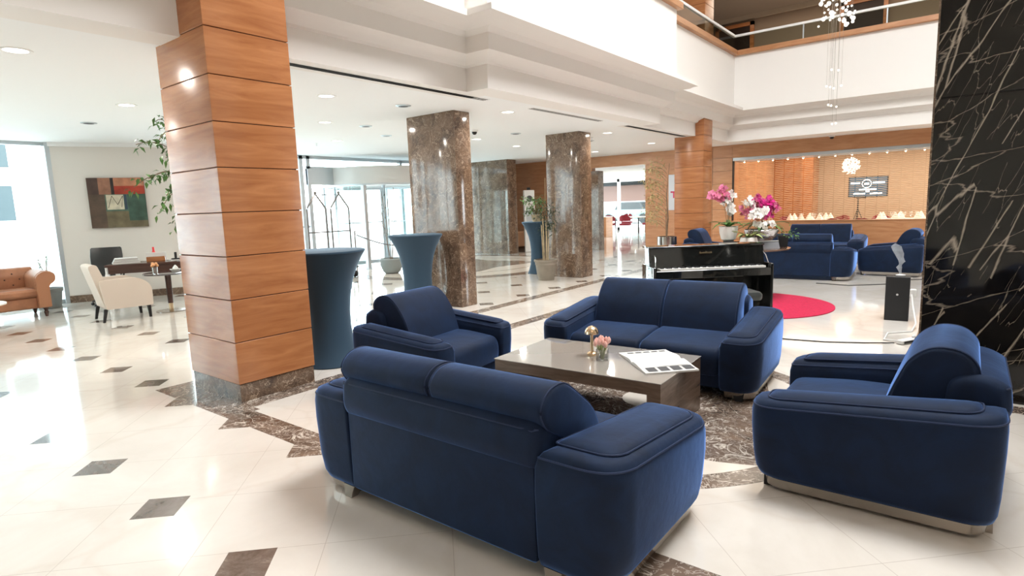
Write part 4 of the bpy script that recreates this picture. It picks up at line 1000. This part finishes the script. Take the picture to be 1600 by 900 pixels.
# ================================================================== CHANDELIERS
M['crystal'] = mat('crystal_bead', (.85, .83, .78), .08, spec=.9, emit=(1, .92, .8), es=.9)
def chandelier(name, label, loc, pts, wires):
    t = thing(name, label, 'chandelier', loc)
    b = MB()
    for p, r in pts: b.sphere(p, r, 7, 5)
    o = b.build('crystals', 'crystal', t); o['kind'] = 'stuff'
    b = MB()
    for p, z in wires: b.tube([p, (p[0], p[1], z)], .0012, 4)
    o = b.build('wires', 'steel', t); o['kind'] = 'stuff'
    return t
pts = []; wires = []
for i in range(280):
    a = random.uniform(0, 2*PI); r = .22*math.sqrt(random.random()); z = random.uniform(3.66, 5.6)
    pts.append(((r*math.cos(a), r*math.sin(a), z), random.choice((.014, .020, .028))))
    if i % 3 == 0: wires.append((pts[-1][0], 9.1))
for x, y, z in ((0, 0, 2.42), (.03, -.04, 2.43), (0, .02, 2.66), (.02, -.04, 2.64), (-.02, .05, 2.67), (0, -.09, 2.9), (0, .04, 2.9), (.02, .0, 2.88), (.03, .09, 2.92), (0, -.05, 3.1), (0, .03, 3.12)):
    pts.append(((x, y, z), .014)); wires.append(((x, y, z), 9.1))
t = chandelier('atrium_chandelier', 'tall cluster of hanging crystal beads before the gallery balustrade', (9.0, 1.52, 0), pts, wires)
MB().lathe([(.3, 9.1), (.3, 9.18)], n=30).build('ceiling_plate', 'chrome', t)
pts = []
for i in range(230):
    d = rnd_dir(); pts.append((tuple(Vector((0, 0, 2.22))+d*(.23*random.random()**.35)), random.choice((.014, .02))))
t = chandelier('bar_chandelier', 'round glowing crystal chandelier behind the string screen', (18.3, 2.60, 0), pts, [((.1*math.cos(k), .1*math.sin(k), 2.3), 3.09) for k in range(6)])
area('gallery_fill', (17, 1, 6.6), 2, 130, (1, .85, .68), (0, 0, 0), 9)  # added fill light to lift the dark gallery ceiling, not a fitting there
# ================================================================== BAR ROOM
area('bar_fill', (18.6, 1.2, 3.05), 3.6, 330, (1, .86, .70), (0, 0, 0), 6.5)  # invented warm fill that brightens the bar room and bead curtain
scr = MB()
y0 = -1.0; pw_ = .232
for i in range(27):
    ya = y0+i*pw_+.012; yb_ = ya+pw_-.022
    if yb_ > 5.05: break
    for r_ in range(34):
        z = .90+r_*.0462
        n = 4; ring = []
        for k in range(n+1):
            yy = ya+(yb_-ya)*k/n; zz = z+.007*math.sin(PI*k/n*2+r_*.9+i*1.7)
            ring.append([(16.62, yy, zz-.006), (16.627, yy, zz), (16.62, yy, zz+.006), (16.613, yy, zz)])
        scr.loft(ring)
tag(scr.build('bead_curtain', mat('cream_beads', (.66, .50, .34), .35, .2, emit=(1, .8, .55), es=0), flat=True), 'cream bead string curtain hanging over the timber counter', 'curtain', kind='stuff')
tag(MB().box(16.58, 16.66, -3, 5.08, 2.441, 2.458).build('curtain_rail', 'frame'), 'pale rail carrying the bead curtain under the fascia', 'rail')
for i in range(15):
    y = 4.85-i*.36
    t = thing('spotlight', 'small warm spotlight above the bead curtain, '+('leftmost second third fourth fifth sixth seventh eighth ninth tenth eleventh twelfth thirteenth fourteenth rightmost'.split()[i])+(' of the row' if i in (0, 14) else ' from the left'), 'spotlight', (16.52, y, 2.455), 0, 'row of spotlights above the bead curtain')
    MB().lathe([(.018, -.03), (.03, -.012), (.03, 0)], n=14).build('housing', 'chrome', t); MB().sphere((0, 0, -.034), .017, 10, 6).build('bulb', mat('warm_bulb', (1, .9, .7), .5, emit=(1, .78, .5), es=14) if i == 0 else bpy.data.materials['warm_bulb'], t)
tv = thing('television', 'flat black television showing white writing behind the bead curtain', 'television', (20.0, 2.38, 1.67), -.05)
MB().box(-.02, .03, -.50, .50, -.30, .30, 0, .008).build('bezel', 'blackmatt', tv)
MB().box(-.024, -.0205, -.47, .47, -.27, .27).build('screen', mat('screen_dark', (.01, .015, .02), .3, emit=(.10, .16, .20), es=.9), tv)
b = MB(); cx_ = -.027
ring_o = [(-.03, .115*math.cos(a*PI/14)+.03, .115*math.sin(a*PI/14)+.09) for a in range(28)]
b.tube(ring_o, .010, 5, closed=True)
for (ya, yb_, za, zb_) in ((-.42, -.12, .09, .135), (.20, .44, .09, .135), (-.03, .09, .06, .12), (-.22, .22, -.09, -.05), (-.05, .05, -.15, -.10), (-.36, -.06, -.21, -.17), (.06, .36, -.21, -.17)): b.box(-.028, -.0245, ya, yb_, za, zb_)
b.build('screen_writing', mat('screen_white', (.7, .8, .85), .4, emit=(.75, .9, 1), es=1.6), tv)
tp = thing('tripod_stand', 'black tripod stand holding the television', 'tripod', (20.05, 2.62, 0))
MB().cyl(0, 0, .018, .55, 1.36, 10).build('pole', 'blackmatt', tp); MB().box(-.03, .03, -.2, .05, 1.345, 1.365).build('bracket', 'blackmatt', tp)
for a in (0.4, 2.5, 4.6): MB().tube([(0, 0, 1.05), (.42*math.cos(a), .42*math.sin(a), .012)], .012, 6).build('leg', 'blackmatt', tp)
def red_chair(loc, rz, label, grp):
    t = thing('red_chair', label, 'chair', loc, rz, grp)      # faces +x
    MB().loft([[(x*s, y*s, z) for x, y in rpoly([(-.23, -.24, .08), (.24, -.22, .1), (.24, .22, .1), (-.23, .24, .08)], 4)] for z, s in ((.40, .92), (.42, 1), (.47, 1), (.49, .9))]).build('seat', 'red', t)
    v = []; n = 10
    bk_ = MB(); rings = []
    for k in range(n+1):
        a = -1.25+2.5*k/n; h1 = .88-.16*(abs(a)/1.25)**2.2; h0 = .60
        o = (-.27*math.cos(a), .27*math.sin(a)); i_ = (-.235*math.cos(a), .235*math.sin(a))
        rings.append([(o[0], o[1], h0), (o[0]*1.08, o[1]*1.05, h1), (i_[0]*1.08, i_[1]*1.05, h1), (i_[0], i_[1], h0)])
    bk_.loft(rings).build('backrest', 'red', t)
    for s in (-1, 1): MB().tube([(-.10, .235*s, .43), (-.12, .255*s, .62)], .014, 6).build('back_support', 'red', t)
    for x in (-.18, .18):
        for y in (-.18, .18): MB().tube([(x, y, .40), (x*1.25, y*1.25, .008)], .011, 6).build('leg', 'chrome', t)
    return t
def dining(x, y, r, ztop, label, seed):
    t = thing('dining_table', label, 'table', (x, y, 0))
    b = MB(); n = 48
    b.loft([[(rr*(1+wv*math.sin(9*2*PI*j/n))*math.cos(2*PI*j/n), rr*(1+wv*math.sin(9*2*PI*j/n))*math.sin(2*PI*j/n), z) for j in range(n)] for rr, wv, z in ((r*1.08, .035, .22), (r*1.03, .02, .5), (r*1.0, .0, ztop-.012), (r*.985, 0, ztop))])
    b.build('tablecloth', 'cloth', t); MB().cyl(0, 0, .04, 0, .3, 12).build('pedestal', 'blackmatt', t); MB().cyl(0, 0, .3, 0, .02, 24).build('foot', 'blackmatt', t)
    rnd = random.Random(seed)
    az = sorted(range(7), key=lambda k: -math.atan2(y+r*.66*math.sin(2*PI*k/7+.2), x+r*.66*math.cos(2*PI*k/7+.2)))
    for k in range(7):
        a = 2*PI*k/7+.2
        p = (x+r*.66*math.cos(a), y+r*.66*math.sin(a), ztop+.001)
        nk = thing('folded_napkin', 'cone folded linen napkin, '+'leftmost second third fourth fifth sixth rightmost'.split()[az.index(k)]+' in view on the '+label.split(',')[0], 'napkin', p, a, 'folded napkins on the '+label.split(',')[0])
        MB().loft([[(.11*math.cos(q)*s, .13*math.sin(q)*s, z) for q in (0, 1.3, 2.5, 3.7, 5)] for z, s in ((0, 1), (.09, .62), (.20, .08))]).build('fold', 'cloth', nk)
    ag = sorted(range(5), key=lambda k: -math.atan2(y+r*.35*math.sin(2*PI*k/5), x+r*.35*math.cos(2*PI*k/5)))
    for k in range(5):
        a = 2*PI*k/5; p = (x+r*.35*math.cos(a), y+r*.35*math.sin(a), ztop+.001)
        g = thing('wine_glass', 'stemmed wine glass, '+'leftmost second middle fourth rightmost'.split()[ag.index(k)]+' in view on the '+label.split(',')[0], 'glass', p, 0, 'wine glasses on the '+label.split(',')[0])
        MB().lathe([(.03, 0), (.004, .006), (.004, .09), (.03, .12), (.036, .16), (.03, .20)], n=14, caps=(1, 0)).build('bowl', 'cutglass', g)
    return t
dining(18.3, 3.55, .78, .79, 'left cloth covered bar table, behind the counter', 1)
dining(18.3, 1.35, .82, .79, 'right cloth covered bar table, behind the counter', 2)
for i, (x, y, rz, lb) in enumerate([(17.55, 4.5, -.9, 'at the left bar table, nearest the curtain on its left'), (17.3, 3.0, .9, 'between the two bar tables, near the left table'), (19.3, 4.3, -2.4, 'behind the left bar table at left'), (19.3, 3.0, 2.7, 'behind the left bar table at right'), (17.4, 2.0, -.6, 'left of the right bar table near the curtain'), (19.3, 1.9, -2.8, 'behind the right bar table'), (17.5, .4, .8, 'right end of the right bar table near the curtain')]):
    red_chair((x, y, 0), rz, 'dark red low backed chair '+lb, 'red chairs in the bar')
# ================================================================== RESTAURANT
for i, (x, y, rz, lb) in enumerate([(24.8, 13.35, .3, 'leftmost in the restaurant opening'), (24.6, 12.45, .2, 'second from left in the restaurant opening'), (25.2, 11.6, 2.6, 'at the right edge of the restaurant opening'), (27.0, 13.6, 3.3, 'behind the restaurant table by the window')]):
    red_chair((x, y, 0), rz, 'dark red chair '+lb, 'red chairs in the restaurant')
t = thing('restaurant_table', 'white topped restaurant table with red chairs seen through the timber opening', 'table', (25.8, 13.0, 0))
MB().box(-.45, .45, -.9, .9, .72, .76, 0, .01).build('table_top', 'cloth', t)
for x in (-.38, .38):
    for y in (-.8, .8): MB().box(x-.025, x+.025, y-.025, y+.025, 0, .72).build('leg', 'blackmatt', t)
for k, (x, y) in enumerate([(25.7, 13.4), (25.7, 12.5), (25.9, 12.95)]):
    g = thing('wine_glass', ['leftmost', 'rightmost', 'middle'][k]+' stemmed glass on the white restaurant table', 'glass', (x, y, .761), 0, 'glasses on the restaurant table')
    MB().lathe([(.03, 0), (.004, .006), (.004, .09), (.03, .12), (.036, .16), (.03, .22)], n=12, caps=(1, 0)).build('bowl', 'cutglass', g)
t = thing('service_station', 'low pale timber service cabinet just inside the restaurant opening at left', 'cabinet', (22.6, 12.55, 0), 0)
MB().box(-.3, .3, -.35, .35, 0, .85, 0, .01).build('body', 'wood_wall', t); MB().box(-.31, .31, -.36, .36, .851, .87).build('top', 'white', t)
area('restaurant_lamps', (23, 11, 2.6), 5, 120, (1, .95, .88), (0, 0, 0), 5)
# ================================================================== AROUND THE BLACK MARBLE COLUMN
t = thing('diffuser_box', 'black box pedestal with a small hole beside the black marble column', 'box', (8.2, .62, 0), .05)
MB().box(-.10, .10, -.12, .12, 0, .52, 0, .004).build('body', 'blackmatt', t); MB().lathe([(.012, 0), (.012, .004)], n=12).xf(Matrix.Translation((-.1015, 0, .31)) @ Matrix.Rotation(-PI/2, 4, 'Y')).build('button', 'paper', t)
t = thing('scent_diffuser', 'small pale scent diffuser on the black box puffing white vapour', 'diffuser', (8.2, .60, .5205))
MB().lathe([(.045, 0), (.05, .005), (.05, .012), (.03, .018)], n=20).build('body', 'paper', t)
vm = bpy.data.materials.new('vapour'); vm.use_nodes = True; nt = vm.node_tree; nt.nodes.remove(nt.nodes['Principled BSDF'])
pv = nt.nodes.new('ShaderNodeVolumePrincipled'); pv.inputs['Density'].default_value = 5; pv.inputs['Color'].default_value = (.95, .97, 1, 1)
nn = noise(nt, coords(nt), 14, 3)[0]; nt.links.new(nmath(nt, 'MULTIPLY', nmath(nt, 'MAXIMUM', nmath(nt, 'SUBTRACT', nn, .45), 0), 3.5), pv.inputs['Density'])
nt.links.new(pv.outputs[0], nt.nodes['Material Output'].inputs['Volume'])
b = MB(); b.tube([(0, 0, .02), (.0, .02, .10), (.01, -.005, .17), (0, .02, .25), (.0, .05, .32), (.01, .09, .36)], [.012, .03, .035, .045, .05, .03], 10)
b.build('vapour', vm, t)['kind'] = 'stuff'
pwr = thing('power_strip', 'white power strip with a dark switch on the floor by the black marble column', 'power strip', (6.95, .40, .004), -.5)
MB().box(-.16, .16, -.035, .035, 0, .04, 0, .006).build('body', 'paper', pwr); MB().box(-.14, .02, -.0365, -.0352, .008, .03).build('sockets', 'dark', pwr); MB().sphere((.06, 0, .05), .02, 8, 6).build('plug', 'paper', pwr)
tag(MB().tube([(6.85, .42, .03), (6.95, .62, .008), (7.3, .62, .008), (7.5, .42, .008), (7.75, .40, .05), (7.95, .45, .22), (8.02, .47, .33)], .009, 6).build('white_cable', 'paper'), 'white cable looping from the power strip up beside the black box', 'cable')
pg = thing('plug_adapter', 'white plug adapter hanging at the edge of the black marble column', 'plug', (8.06, .46, .30)); MB().box(-.03, .03, -.03, .03, 0, .09, 0, .008).build('body', 'paper', pg)
tag(MB().tube([(5.9, 2.7, .006), (6.3, 1.75, .006), (6.52, 1.49, .006), (6.58, 1.1, .006), (6.72, .76, .006), (6.82, .52, .012)], .006, 6).build('floor_cable', 'blackmatt'), 'thin dark cable crossing the pale floor behind the right armchair', 'cable')
tag(MB().tube([(11.0, 2.0, .006), (10.9, 1.5, .006), (11.3, 1.0, .006), (12.0, .75, .006), (12.2, .5, .006)], .008, 6).build('floor_cable', 'blackmatt'), 'dark cable on the floor beside the far armchair', 'cable')
